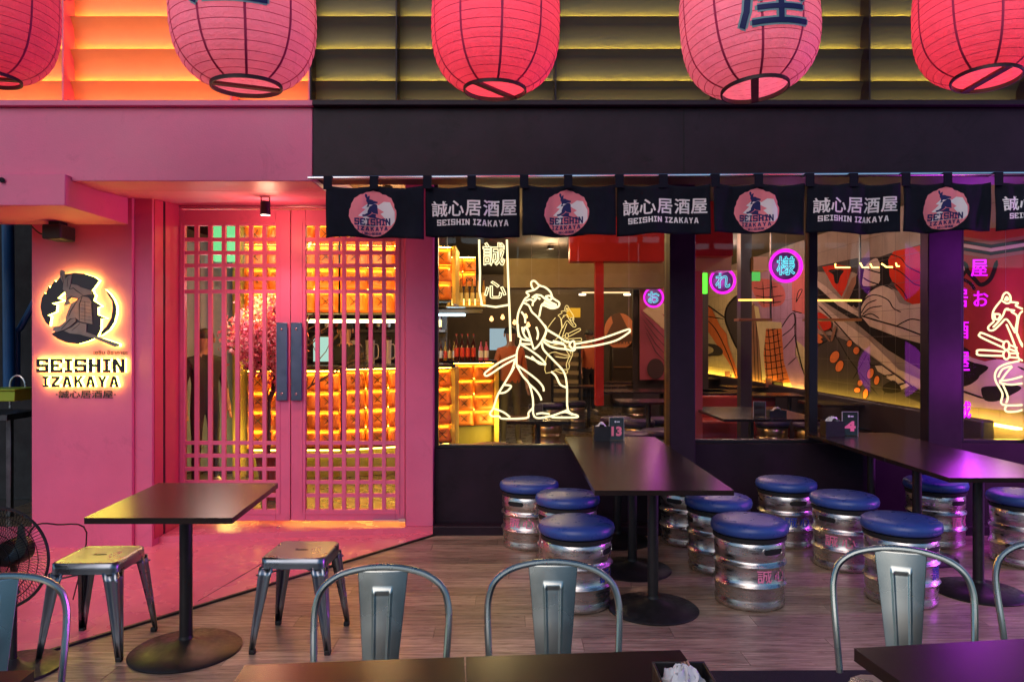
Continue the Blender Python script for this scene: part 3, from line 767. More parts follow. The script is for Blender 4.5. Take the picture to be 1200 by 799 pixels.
lantern(-15, 74, 3.2, 90, 'red paper lantern cut off by the left picture edge', PAPR, (1, 2), .1, None, 2.2)
lantern(286, 82, 2.92, 99, 'pink paper lantern with dark ink character, hanging over the entrance', PAPP, (1, -2), .5, (-.36, .060, .30), 3.0)
lantern(581, 74.5, 3.2, 104, 'plain red paper lantern hanging in the middle, no writing visible', PAPR, (1, 0), .9, None, 4.2)
lantern(877, 78, 3.06, 106, 'pink paper lantern with a dark character, above the middle window', PAPP, (-5, 3), 1.25, (-1.22, -.020, .30), 3.4)
lantern(1153, 74, 3.2, 94, 'red paper lantern nearest the right picture edge', PAPR, (2, 5), 1.7, None, 4.0)
b = MB(); b.tube([(-6, 3.1, 4.05), (6, 3.1, 4.05)], .03, 8)
tag(b.build('hanging_pipe', BLACKM), 'black pipe above the picture that carries the lanterns', 'pipe')

# ------------------------------------------------------------------ kegs with cushions
KR = .195; KH = .375
KP = [(0, .178), (.012, .190), (.03, .194), (.052, .186), (.060, .186), (.072, .192), (.115, .192), (.124, .197), (.135, .205), (.146, .197), (.156, .190), (.225, .190), (.236, .197), (.247, .205), (.258, .197), (.268, .187), (.278, .187), (.286, .194), (.368, .195), (.375, .190)]
STICK_P = mat('sticker_pink', (1.0, .28, .50), .5); STICK_B = mat('sticker_blue', (.03, .06, .50), .5)
def on_cyl(b, s, a0, zc, size, mm, gap=1.25):
    for k, ch in enumerate(s):
        v2, f2, bb = txt(ch, 0, .010)
        vv = []
        for v in v2:
            sa = (v[0]-.5+(k-(len(s)-1)/2)*gap)*size; z = zc+(v[1]-.37)*size; a = -pi/2+a0+sa/KR; r = .1935
            vv.append((r*cos(a), r*sin(a), z))
        b.add(vv, f2, mm)
def make_keg(stick, az_text, az_handle, name='keg_stool', cush=None, simple=False):
    t = thing(name, 'x', 'stool')
    b = MB(); b.lathe([(r, z) for z, r in KP], 48 if not simple else 28); b.build('keg_body', STEEL if not simple else mat('brass_keg', (.52, .42, .28), .28, 1, noise=.15, bump=.05), t, auto=50)
    b = MB(); b.lathe([(.186, .3755), (.203, .378), (.204, .400), (.190, .405)], 40); b.build('rubber_band', RUB, t)
    b = MB(); b.lathe([(.200, .4055), (.213, .416), (.217, .437), (.212, .458), (.196, .470), (.12, .477), (0.001, .479)], 48 if not simple else 28); b.build('cushion', cush or BLUEC, t, auto=180)
    if simple: return t
    for da in (0, pi):
        a0 = -pi/2+az_handle+da; b = MB(); W_, Hh = .064, .016
        def TC(u, v, w_): a = a0+u/KR; r = .1955+w_; return (r*cos(a), r*sin(a), .331+v)
        out = []
        for i in range(24):
            q = 2*pi*i/24; cx = (W_-Hh) if cos(q) > 0 else -(W_-Hh); out.append((cx+Hh*cos(q), Hh*sin(q)))
        o2 = [(u*1.10, v*1.42) for u, v in out]
        # rim ring + dark panel painted as the shaded hand hole, subdivided along u so that it follows the curve
        vs = [TC(u, v, .0042) for u, v in out]+[TC(u, v, .0035) for u, v in o2]+[TC(u, v, -.003) for u, v in o2]
        n_ = 24; fs = [(i, (i+1) % n_, n_+(i+1) % n_, n_+i) for i in range(n_)]+[(n_+i, n_+(i+1) % n_, 2*n_+(i+1) % n_, 2*n_+i) for i in range(n_)]
        b.add(vs, fs, 0, True); b.build('handle_rim', STEEL, t)
        b = MB(); vs = []; fs = []
        K = 14
        for i in range(K+1):
            u = -W_+2*W_*i/K; hh = Hh*math.sqrt(max(0.02, 1-max(0, (abs(u)-(W_-Hh))/Hh)**2))
            vs += [TC(u, -hh, .0012), TC(u, hh, .0012)]
        for i in range(K): fs.append((2*i, 2*i+2, 2*i+3, 2*i+1))
        b.add(vs, fs); b.build('handle_hole_shade', mat('handle_shade', (.006, .006, .007), .7), t)
    # raised maker's plate, flat and blank, and drain notches
    b = MB(); a0 = -pi/2+az_handle-1.05
    vs = []; fs = []
    for i in range(9):
        a = a0-.28+.56*i/8
        for z, r in ((.305, .1948), (.308, .1975), (.352, .1975), (.355, .1948)): vs.append((r*cos(a), r*sin(a), z))
    for i in range(8):
        for j in range(3): fs.append((i*4+j, (i+1)*4+j, (i+1)*4+j+1, i*4+j+1))
    b.add(vs, fs, 0, True); b.build('maker_plate', STEEL, t)
    if stick:
        b = MB(); on_cyl(b, '誠心', az_text, .202, .090, 0, 1.18); b.build('sticker', STICK_P if stick == 'p' else STICK_B, t)
    return t
def place_keg(px, Yc, stick, az, azh, label, rz=0, h=1.0):
    t = make_keg(stick, az, azh); t.location = (X(px, Yc), Yc, .0068); t['label'] = label; t['group'] = 'steel keg stools with round blue cushions'
    return t
place_keg(620, 5.42, 'p', -.32, -.55, 'keg stool with pink characters, standing against the black wall left of table thirteen')
place_keg(665, 4.95, None, 0, -1.1, 'keg stool half hidden behind the nearest one on the left side of table thirteen')
place_keg(675.5, 4.20, 'b', 1.15, 1.05, 'nearest keg stool left of table thirteen, blue characters at its right side')
place_keg(841.5, 4.86, None, 0, -1.5, 'keg stool right of table thirteen, between two others, hidden in part by the nearest')
place_keg(878, 4.24, 'p', .40, .42, 'nearest keg stool right of table thirteen, with pink characters and a dark hand hole')
place_keg(805, 5.50, None, 0, 2.4, 'farthest keg stool right of table thirteen, seen under the table edge')
place_keg(921, 5.46, 'b', .10, .10, 'keg stool with blue characters, against the black wall between the two long tables')
place_keg(989, 4.92, 'p', -.55, -1.0, 'keg stool with pink characters at its left side, left of table four')
place_keg(1055.5, 4.27, 'b', .95, .55, 'nearest keg stool left of table four, behind a metal chair, cushion partly in glare')
place_keg(1096, 5.46, 'p', .55, .35, 'keg stool with pink characters standing under table four')
place_keg(1199, 4.98, None, 0, .3, 'keg stool at the right picture edge, beyond the pedestal of table four')

# ------------------------------------------------------------------ pedestal tables
def pedestal_table(name, label, corners, zt=.75, base=None, r=.235, group=None, th=.026, cat='table', simple=False, z0=.0068, topm=None):
    cx = sum(c[0] for c in corners)/4; cy_ = sum(c[1] for c in corners)/4
    if base: cx, cy_ = base
    t = thing(name, label, cat, (cx, cy_, z0), group)
    b = MB(); b.prism([corners], zt-th, zt, lambda u, v, w_: (u, v, w_)); b.build('table_top', topm or TABLE, t, bevel=.004 if not simple else 0, seg=2)
    b = MB(); b.lathe([(.030, .03+z0), (.030, zt-th-.012)], 20 if not simple else 10, c=(cx, cy_, 0)); b.build('pole', BLACKM, t)
    if not simple:
        b = MB(); b.box(cx-.20, cx+.20, cy_-.02, cy_+.02, zt-th-.012, zt-th-.0005); b.build('top_bracket', BLACKM, t)
    b = MB(); b.lathe([(r, z0), (r+.002, z0+.006), (r-.008, z0+.014), (r*.6, z0+.030), (.055, z0+.050), (.034, z0+.062), (.031, z0+.075)], 40 if not simple else 16, c=(cx, cy_, 0)); b.build('base', BLACKM, t)
    return t
# left single table
q = [(X(98, 3.13), 3.13), (X(272, 3.13), 3.13), (X(326, 3.90), 3.90), (X(186, 3.90), 3.90)]
pedestal_table('bistro_table', 'small dark bistro table standing alone in front of the lattice doors', q, .75, base=(X(219, 3.57), 3.56), r=.255)
g13 = 'dark tables pushed together as table thirteen'; g4 = 'dark tables pushed together as table four'
L13 = ['front table of the long table thirteen, nearest the camera', 'middle table of the long table thirteen', 'rear table of table thirteen against the window, carrying the number thirteen card']
for k in range(3):
    y0 = 3.705+k*.7035; y1 = y0+.699; xa = .415; xc = 1.118
    if k == 2: y1 = 5.785
    pedestal_table('dining_table', L13[k], [(xa, y0), (xc, y0), (xc, y1), (xa, y1)], .75, group=g13, r=.25, base=((xa+xc)/2+.02, (y0+y1)/2+.06))
L4 = ['front table of table four with purple glare, cut by the picture edge', 'middle table of table four by the purple pillar', 'rear table of table four at the window, carrying the number four card']
for k in range(3):
    y0 = 4.045+k*.7035; y1 = y0+.699
    if k == 2: y1 = 6.04
    pedestal_table('dining_table', L4[k], [(2.40, y0), (3.10, y0), (3.10, y1), (2.40, y1)], .75, group=g4, r=.25, base=(2.78 if k == 0 else 2.80, (y0+y1)/2))
# foreground tables
def gz(px, py, z=.75):
    Y = F*(EYE-z)/(py-CY); return (X(px, Y), Y)
def fore(pa, pb, label, depth=.62, flip=False):
    a = Vector(gz(*pa)); c = Vector(gz(*pb)); dd = (c-a).normalized(); nn = Vector((dd.y, -dd.x))
    if nn.y > 0: nn = -nn
    return pedestal_table('foreground_table', label, [tuple(a+nn*depth), tuple(c+nn*depth), tuple(c), tuple(a)], .75, group='dark tables along the bottom of the picture', th=.03)
fore((287, 778.5), (544, 769.3), 'left one of the two joined foreground tables, bare dark top')
fore((546, 769.2), (797, 761), 'right one of the two joined foreground tables, carrying the black napkin tray')
fore((1000, 759), (1300, 742), 'foreground table at the lower right, in front of the leaning metal chairs')
fore((-160, 791), (41, 784.5), 'foreground table corner at the lower left picture edge')

# table cards and napkin boxes
ACR = glassmat('acrylic', (.93, .93, .93), 2.2)
CARD = mat('card_dark', (.045, .050, .058), .45, noise=.05)
def card(px0, px1, py0, py1, Yc, num, label, col, simple=False):
    x0, x1 = X(px0, Yc), X(px1, Yc); zt = Z(py0, Yc); z0 = .7505
    t = thing('table_number_stand', label, 'number stand', ((x0+x1)/2, Yc, z0))
    b = MB(); b.box(x0, x1, Yc-.004, Yc-.001, z0, zt); b.box(x0, x1, Yc+.003, Yc+.006, z0, zt); b.box(x0-.004, x1+.004, Yc-.03, Yc+.03, z0, z0+.003); b.build('acrylic_sheet', ACR, t)
    b = MB(); b.box(x0+.003, x1-.003, Yc-.0005, Yc+.002, z0+.008, zt-.003); b.build('card', CARD if not simple else mat('card_copper', (.25, .10, .07), .5), t)
    e = MB(); 
    for (a_, b_, c_, d_) in ((x0-.002, x0, z0, zt), (x1, x1+.002, z0, zt), (x0-.002, x1+.002, zt, zt+.002)): e.box(a_, b_, Yc-.006, Yc+.007, c_, d_)
    e.build('edge', mat('acrylic_edge', (.55, .55, .58), .3), t)
    if num:
        b = MB(); w_ = x1-x0; hh = zt-z0
        TT = front(x0, Yc-.0045, z0)
        text_into(b, num, w_*.14, w_*.86, hh*.20, hh*.62, TT, 0, ext=.0, off=.05, wscale=.001); b.build('number', mat('print_salmon', (.90, .22, .30), .5, emit=(.9, .2, .3), estr=.0), t)
        b = MB(); b.prism([circ(w_*.42, hh*.82, w_*.07, n=12)], .0, .0004, TT); b.box(x0+w_*.52, x0+w_*.72, Yc-.005, Yc-.0046, z0+hh*.79, z0+hh*.84); b.build('emblem', WHITE, t)
card(714, 731, 489, 512, 5.55, '13', 'clear stand with a pink two digit number on table thirteen', None)
card(987, 1005, 482.5, 506, 5.82, '4', 'clear stand with a pink single digit 4 on table four', None)
def napkins(px0, px1, py0, Yc, dp, label, crumple=0, zt0=.7505, name='napkin_box'):
    x0, x1 = X(px0, Yc), X(px1, Yc); z0 = zt0; zt = Z(py0, Yc)
    t = thing(name, label, 'napkin box', ((x0+x1)/2, Yc, z0)); th = .004
    b = MB(); b.box(x0, x1, Yc, Yc+dp, z0, z0+.004); b.build('bottom', BLACKM, t)
    b = MB(); b.box(x0, x1, Yc, Yc+th, z0+.0041, zt); b.box(x0, x1, Yc+dp-th, Yc+dp, z0+.0041, zt)
    b.box(x0, x0+th, Yc+th+.0002, Yc+dp-th-.0002, z0+.0041, zt); b.box(x1-th, x1, Yc+th+.0002, Yc+dp-th-.0002, z0+.0041, zt); b.build('side', BLACKM, t)
    b = MB(); n = 9; vs = []; fs = []
    rr = random.Random(int(px0)); 
    for j in range(n):
        for i in range(n):
            u, v = i/(n-1), j/(n-1); hgt = (.010+.030*rr.random())*(1-abs(2*u-1)**3)+(.018 if 2 < i < 6 else 0)
            vs.append((x0+.012+(x1-x0-.024)*u+.004*rr.random(), Yc+.012+(dp-.024)*v, zt-.022+hgt))
    for j in range(n-1):
        for i in range(n-1): k = j*n+i; fs.append((k, k+1, k+n+1, k+n))
    b.add(vs, fs, 0, False); b.build('napkins', WHITE, t)
    return t
napkins(696, 715, 499.5, 5.53, .11, 'black napkin box with white tissue beside the number thirteen card')
napkins(968, 990, 493.5, 5.80, .11, 'low black napkin box at the window end of table four')
# black tray with crumpled tissue, foreground
t = thing('napkin_tray', 'black tray with crumpled white tissue on the foreground table', 'tray', (.375, 1.56, .7505))
x0, x1, ya, yb = X(766, 1.60), X(829, 1.60), 1.42, 1.625; zt = .7505+.045
b = MB(); b.box(x0, x1, ya, yb, .7505, .7545); b.build('bottom', BLACKM, t)
b = MB(); b.box(x0, x1, yb-.006, yb, .7548, zt); b.box(x0, x1, ya, ya+.006, .7548, zt); b.box(x0, x0+.006, ya+.0062, yb-.0062, .7548, zt); b.box(x1-.006, x1, ya+.0062, yb-.0062, .7548, zt); b.build('side', BLACKM, t, bevel=.0015)
b = MB(); rr = random.Random(3); vs = []; fs = []
NU, NV = 22, 14
for j in range(NV+1):
    for i in range(NU):
        a = 2*pi*i/NU; ph = pi/2*j/NV; r = (.040+.010*sin(3*a+1)+.006*sin(7*a+j*.6)+.004*rr.random())*sin(ph)
        vs.append((x0+.052+r*cos(a), yb-.062+r*sin(a)*.9, .765+.048*cos(ph)*(.8+.25*sin(5*a+j))+.003*rr.random()))
for j in range(NV):
    for i in range(NU): fs.append((j*NU+i, j*NU+(i+1) % NU, (j+1)*NU+(i+1) % NU, (j+1)*NU+i))
b.add(vs, fs, 0, True); b.build('crumpled_tissue', WHITE, t)
b = MB()
for k in range(3): b.tube([(x0+.075+k*.008, yb-.13+k*.01, .758), (x0+.062+k*.006, yb-.02, .800+k*.002)], .0025, 6)
b.build('chopsticks', mat('chopstick_wood', (.45, .25, .16), .6), t)

# ------------------------------------------------------------------ square metal stools
def metal_stool(name='metal_stool'):
    t = thing(name, 'x', 'stool'); Hs = .45; w1, w2 = .155, .195
    # seat: rounded square pan with hand slot
    def rsq(h, r, n=5):
        o = []
        for cx, cy_, a0 in ((h-r, h-r, 0), (-(h-r), h-r, pi/2), (-(h-r), -(h-r), pi), (h-r, -(h-r), 3*pi/2)):
            for i in range(n+1):
                a = a0+pi/2*i/n; o.append((cx+r*cos(a), cy_+r*sin(a)))
        return o
    slot = [(x_*.036+(.0), y_*.013) for x_, y_ in [(cos(2*pi*i/16)**3*0+cos(2*pi*i/16), sin(2*pi*i/16)) for i in range(16)]][::-1]
    slot = [(u*.95 if abs(u) < .03 else u, v) for u, v in slot]
    b = MB(); b.prism([rsq(w1-.008, .03), slot], Hs-.006, Hs-.003, lambda u, v, w_: (u, v, w_))
    b.build('seat', GUN, t)
    b = MB(); O = [rsq(w1-.020, .025), rsq(w1-.008, .03), rsq(w1, .035), rsq(w1+.001, .036), rsq(w1+.004, .038)]; zz = [Hs-.0035, Hs, Hs-.006, Hs-.032, Hs-.052]
    vs = []; fs = []; n_ = len(O[0])
    for ring, z in zip(O, zz): vs += [(u, v, z) for u, v in ring]
    for k in range(4):
        for i in range(n_): fs.append((k*n_+i, k*n_+(i+1) % n_, (k+1)*n_+(i+1) % n_, (k+1)*n_+i))
    b.add(vs, fs, 0, True); b.build('seat_skirt', GUN, t, auto=60)
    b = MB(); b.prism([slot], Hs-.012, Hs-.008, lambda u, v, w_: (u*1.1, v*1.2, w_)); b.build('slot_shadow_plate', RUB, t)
    for sx_, sy_ in ((1, 1), (-1, 1), (-1, -1), (1, -1)):
        b = MB(); top = [(-.0, 0)]
        # leg: folded angle plate, wide at the top, narrow at the foot, with a pressed rib
        wt, wb = .070, .024
        def pt(u, z):  # u along the fold: -1..1, corner rounded
            f = (Hs-.045-z)/(Hs-.045); wd = wt+(wb-wt)*min(1, f*1.0)**.8; c = w1+.003+(w2-w1-.003)*f
            if u < -.12: return (sx_*(c+(u+.12)*wd/.88), sy_*c, z)
            if u > .12: return (sx_*c, sy_*(c-(u-.12)*wd/.88), z)
            q = (u+.12)/.24; return (sx_*(c-.0+(-.000)), sy_*(c), z)
        us = [-1, -.78, -.7, -.4, -.32, -.14, .14, .32, .4, .7, .78, 1]; dp = [0, 0, .005, .005, 0, 0, 0, 0, .005, .005, 0, 0]
        zs_ = [Hs-.046, .36, .30, .2, .1, .012]; vs = []; fs = []
        for z in zs_:
            for u, dd in zip(us, dp):
                p = list(pt(u, z))
                if u < 0: p[1] -= sy_*dd
                else: p[0] -= sx_*dd
                vs.append(tuple(p))
        n_ = len(us)
        for k in range(len(zs_)-1):
            for i in range(n_-1): fs.append((k*n_+i, k*n_+i+1, (k+1)*n_+i+1, (k+1)*n_+i))
        b.add(vs, fs, 0, True); lg = b.build('leg', GUN, t, auto=50); so_ = lg.modifiers.new('thickness', 'SOLIDIFY'); so_.thickness = .0022; so_.offset = 0
        b = MB(); b.box(sx_*(w2)-.014*(1 if sx_ > 0 else -1)-.014, sx_*(w2)-.014*(1 if sx_ > 0 else -1)+.014, sy_*w2-.014*sy_-.014, sy_*w2-.014*sy_+.014, 0, .022); b.build('rubber_foot', RUB, lg, bevel=.004, seg=2)
    c = w1+.012
    b = MB(); b.tube([(-c*1.0, -c, .37), (c, c, .37)], .0045, 6); b.tube([(c, -c, .362), (-c, c, .362)], .0045, 6); b.build('cross_brace', GUN, t)
    return t
s1 = metal_stool(); s1.location = (-2.02, 3.615, .0068); s1.rotation_euler = (0, 0, radians(2)); s1['label'] = 'square grey metal stool with a hand slot, left of the bistro table'; s1['group'] = 'square metal stools'
s2 = dup(s1, (-1.055, 3.70, .0068), radians(-1.5), 'square grey metal stool with a hand slot, right of the bistro table')

# ------------------------------------------------------------------ metal chairs
SEATM = CHAIRM
def metal_chair():
    """faces +Y is behind the back; origin on the floor under the seat centre; the back stands at y = +.19"""
    t = thing('metal_chair', 'x', 'chair')
    # back hoop
    hw = .203; zt = .83; pts = [(-.185, .165, .44), (-.193, .185, .55), (-.200, .215, .66), (-.198, .23, .72), (-.180, .240, .77), (-.135, .248, .805), (-.07, .252, .824), (0, .253, .830)]
    pts = pts+[(-x_, y_, z_) for x_, y_, z_ in pts[-2::-1]]
    b = MB(); b.tube(smoothline(pts, 6), .0105, 10); b.build('back_hoop', CHAIRM, t)
    # splat: tapered sheet, pressed rib
    b = MB(); vs = []; fs = []; nz_, nx_ = 60, 56
    for j in range(nz_+1):
        v = j/nz_; z = .45+(.822-.45)*v; hwid = .042+(.076-.042)*v; yb_ = .165+.088*v**.9
        for i in range(nx_+1):
            u = -1+2*i/nx_; x_ = u*hwid; bow = -.006*(1-u*u)
            # pressed keyhole outline
            rw = .017+.009*v; rt = .82; d_ = 0
            if .12 < v < rt:
                e_ = abs(abs(x_)-rw); d_ = .0038*max(0, 1-e_/.0050)
            elif rt <= v < rt+.045 and abs(x_) < rw+.004: d_ = .0038*max(0, 1-abs(v-rt-.018)/.018)
            vs.append((x_, yb_+bow-d_, z))
    for j in range(nz_):
        for i in range(nx_): k = j*(nx_+1)+i; fs.append((k, k+1, k+nx_+2, k+nx_+1))
    b.add(vs, fs, 0, True); sp = b.build('splat', CHAIRM, t, auto=180); so_ = sp.modifiers.new('thickness', 'SOLIDIFY'); so_.thickness = .002
    # seat
    out = []
    for i in range(28):
        a = 2*pi*i/28; r = .185; q = (abs(cos(a))**4+abs(sin(a))**4)**-.25; wd = (1 if sin(a) < 0 else .92)
        out.append((r*q*cos(a)*wd, r*q*sin(a)*.97-.01))
    b = MB(); b.prism([out], .437, .447, lambda u, v, w_: (u, v, w_)); b.build('seat', CHAIRM, t, bevel=.003, seg=2)
    for sx_, sy_ in ((1, 1), (-1, 1), (-1, -1), (1, -1)):
        b = MB(); x_, y_ = sx_*.155, sy_*.15; x2, y2 = sx_*.20, sy_*(.205 if sy_ > 0 else .19)
        w_, h_ = .030, .014
        vs = [(x_-w_*sx_, y_, .436), (x_, y_, .436), (x_, y_-w_*sy_, .436), (x_-.003*sx_, y_-w_*sy_, .436), (x_-.003*sx_, y_-.003*sy_, .436), (x_-w_*sx_, y_-.003*sy_, .436),
              (x2-h_*sx_, y2, .0), (x2, y2, .0), (x2, y2-h_*sy_, .0), (x2-.003*sx_, y2-h_*sy_, .0), (x2-.003*sx_, y2-.003*sy_, .0), (x2-h_*sx_, y2-.003*sy_, .0)]
        fs = [(i, (i+1) % 6, 6+(i+1) % 6, 6+i) for i in range(6)]+[(0, 1, 4, 5), (1, 2, 3, 4), (6, 7, 10, 11), (7, 8, 9, 10)]
        b.add(vs, fs); lg = b.build('leg', CHAIRM, t)
    b = MB(); b.tube([(-.165, -.155, .32), (.165, .16, .32)], .004, 6); b.tube([(.165, -.155, .313), (-.165, .16, .313)], .004, 6); b.build('cross_brace', CHAIRM, t)
    return t
c1 = metal_chair(); LC = {}
def put(t, px, pytop, Yb, rz, label):
    # Yb: distance of the hoop's top; the chair faces the camera side table
    off = Vector((0, .253)); rot = Matrix.Rotation(rz, 2); o2 = rot @ off
    t.location = (X(px, Yb)-o2.x, Yb-o2.y, Z(pytop, Yb)-.84)
    t.rotation_euler = (0, 0, rz); t['label'] = label; t['group'] = 'metal chairs with hoop backs at the foreground tables'
put(c1, 449, 660, 2.24, radians(2), 'metal hoop-back chair behind the left joined foreground table')
c2 = dup(c1); put(c2, 648, 654, 2.28, radians(-2), 'metal hoop-back chair left of the black napkin tray')
c3 = dup(c1); put(c3, 1055, 639, 2.38, radians(-20), 'metal hoop-back chair in front of the keg stool at table four, turned sideways')
c4 = dup(c1); put(c4, 1245, 631, 2.42, radians(-16), 'metal hoop-back chair cut off by the right picture edge')
c5 = dup(c1); put(c5, -13, 672, 2.2, radians(28), 'metal hoop-back chair cut off by the left picture edge, in front of the fan')

# ------------------------------------------------------------------ fan at the left edge
Yf = 3.25; fx, fz = X(-2, Yf), Z(654, Yf)
t = thing('standing_fan', 'black standing fan with a wire cage, half cut by the left picture edge', 'fan', (fx, Yf+.1, 0.0068))
R_ = .222
b = MB(); b.tube([(fx+R_*cos(2*pi*i/48), Yf, fz+R_*sin(2*pi*i/48)) for i in range(48)], .007, 6, closed=True); b.build('outer_ring', BLACKM, t)
WIRE = mat('fan_wire', (.016, .016, .018), .35, 1)
for k, (r, dy) in enumerate([(.19, -.022), (.16, -.036), (.12, -.044), (.08, -.048), (.045, -.05)]):
    b = MB(); b.tube([(fx+r*cos(2*pi*i/40), Yf+dy, fz+r*sin(2*pi*i/40)) for i in range(40)], .0020, 4, closed=True); b.build('wire_ring', WIRE, t)
b = MB()
for i in range(84):
    a = 2*pi*i/84
    for sg in (-1, 1):
        b.tube([(fx+r*cos(a+.25*(R_-r)*8*.3), Yf+sg*dy, fz+r*sin(a+.25*(R_-r)*8*.3)) for r, dy in ((R_, 0), (.19, .022), (.14, .040), (.045, .05))], .0011, 3, cap=False)
o = b.build('wires', WIRE, t); o['kind'] = 'stuff'
b = MB(); b.lathe([(.045, 0), (.045, .008), (.02, .012)], 20, M=Matrix.Translation((fx, Yf-.05, fz)) @ Matrix.Rotation(pi/2, 4, 'X')); b.build('hub_cap', BLACKM, t)
for k in range(3):
    b = MB(); vs = []; fs = []
    for i in range(7):
        r = .03+.15*i/6; wd = .25+.55*sin(pi*i/6)**.5
        for j in range(5):
            a = 2*pi*k/3+wd*(j/4-.5)+.9*i/6; vs.append((fx+r*cos(a), Yf+.016*(j-2)*.5, fz+r*sin(a)))
    for i in range(6):
        for j in range(4): q = i*5+j; fs.append((q, q+1, q+6, q+5))
    b.add(vs, fs, 0, True); b.build('blade', mat('fan_blade', (.02, .022, .025), .3), t)
b = MB(); b.lathe([(.05, 0), (.06, .03), (.06, .12), (.03, .15)], 20, M=Matrix.Translation((fx, Yf+.04, fz)) @ Matrix.Rotation(-pi/2, 4, 'X')); b.build('motor', BLACKM, t)
b = MB(); b.tube([(fx, Yf+.1, .03), (fx, Yf+.1, fz-.02)], .014, 10); b.build('pole', BLACKM, t)
b = MB(); b.lathe([(.20, .0068), (.20, .02), (.05, .035), (.02, .06)], 30, c=(fx, Yf+.1, 0)); b.build('base', BLACKM, t)
b = MB(); b.tube(smoothline([(fx+.02, Yf+.12, fz-.02), (X(40, 3.5), 3.5, .62), (X(64, 3.6), 3.62, .60), (X(95, 3.8), 3.85, .5), (X(60, 4), 4.2, .03)], 5), .004, 5)
b.build('power_cable', RUB, t)

# ------------------------------------------------------------------ dark yard at the far left
b = MB(); b.box(-9, wx0-.05, 7.0, 7.1, -.0, 4); b.box(wx0-.049, wx0-.003, 5.92, 7.1, 0, 4); tag(b.build('yard_wall', mat('yard_wall_dark', (.02, .024, .026), .8, noise=.5, nscale=6, bump=.5, bscale=12)), 'dark wall at the back of the service yard at the left edge', 'wall')
t = thing('blue_pipes', 'blue water pipes running up the dark yard wall at the left picture edge', 'pipe', (X(12, 6.8), 6.8, 0))
BP = mat('blue_pvc', (.006, .09, .26), .35, noise=.1)
b = MB(); b.tube([P(9, 230, 6.6), P(11, 455, 6.6)], .048, 12); b.build('pipe', BP, t)
b = MB(); b.tube(smoothline([P(20, 470, 6.7), P(20, 392, 6.7), P(24, 384, 6.7), P(45, 345, 6.7)], 3), .028, 10); b.build('pipe', BP, t)
t = thing('wash_sink', 'steel wash sink with a curved tap in the dark yard', 'sink', (X(15, 6.4), 6.4, 0.0))
b = MB(); b.box(X(-30, 6.4), X(36, 6.4), 6.1, 6.6, Z(490, 6.3), Z(483, 6.3)); b.box(X(16, 6.4), X(22, 6.4), 6.3, 6.34, 0, Z(490, 6.3)); b.build('counter', mat('dark_steel', (.12, .13, .14), .35, 1, noise=.4, nscale=8), t, bevel=.004)
b = MB(); b.tube(smoothline([P(12, 478, 6.3), P(12, 450, 6.3), P(17, 441, 6.3), P(24, 441, 6.3), P(29, 448, 6.3), P(30, 462, 6.3)], 4), .009, 8); b.build('tap', STEEL, t)
b = MB(); b.box(X(3, 6.2), X(36, 6.2), 6.0, 6.25, Z(468, 6.2), Z(456, 6.2)); b.box(X(1, 6.2), X(38, 6.2), 5.98, 6.27, Z(456, 6.2)+.0005, Z(454, 6.2)+.002)
tag(b.build('green_basin', mat('green_plastic', (.30, .48, .03), .4), None, bevel=.004, origin=Vector((X(20, 6.2), 6.1, Z(468, 6.2)))), 'lime green plastic basin on the sink in the dark yard', 'basin')
# ------------------------------------------------------------------ neon signs in the windows
NEON = emat('neon_warm_white', (1, .84, .44), 1.35)
NEOND = emat('neon_reflection', (1, .72, .24), .85)
NMAG = emat('neon_magenta', (1, .02, .85), .95); NCY = emat('neon_cyan', (.12, .80, .88), .95); NPUR = emat('neon_purple', (.75, .01, 1.0), 1.1)
WIREM = mat('hanging_wire', (.45, .40, .36), .4, 1)
def r1(p): return (555+p[0]/6.66, 275+p[1]/6.66)
def r2(p): return (560+p[0]/6.66, 380+p[1]/6.66)
def r3(p): return (640+p[0]/7.99, 330+p[1]/7.99)
def r4(p): return (1110+p[0]/7.99, 290+p[1]/7.99)
def r5(p): return (1110+p[0]/6.66, 380+p[1]/6.66)
BEAR = [[r1(p) for p in L_] for L_ in [
 [(470, 432), (452, 400), (452, 368), (478, 362), (512, 395), (560, 412), (600, 448), (616, 490), (640, 510), (668, 530), (664, 558), (640, 570), (600, 558), (562, 538), (534, 545), (522, 585), (512, 640)],
 [(512, 396), (500, 412), (470, 432), (412, 448), (432, 474), (402, 500), (385, 530)],
 [(560, 482), (596, 478), (610, 500), (588, 508), (560, 482)], [(490, 470), (528, 476), (572, 512), (648, 548)],
 [(530, 548), (560, 556), (602, 574), (640, 572)], [(548, 520), (600, 545), (652, 560)], [(470, 500), (500, 492), (520, 505)], [(405, 520), (440, 505), (470, 520)], [(372, 600), (398, 640), (404, 690)],
 [(455, 492), (492, 468), (486, 502), (464, 528), (460, 556)],
 [(385, 530), (352, 600), (341, 680), (352, 799)], [(385, 530), (430, 552), (455, 602), (500, 645), (566, 735), (552, 799)],
 [(566, 735), (620, 768), (672, 799)], [(392, 745), (404, 720), (425, 745), (440, 799)]]]
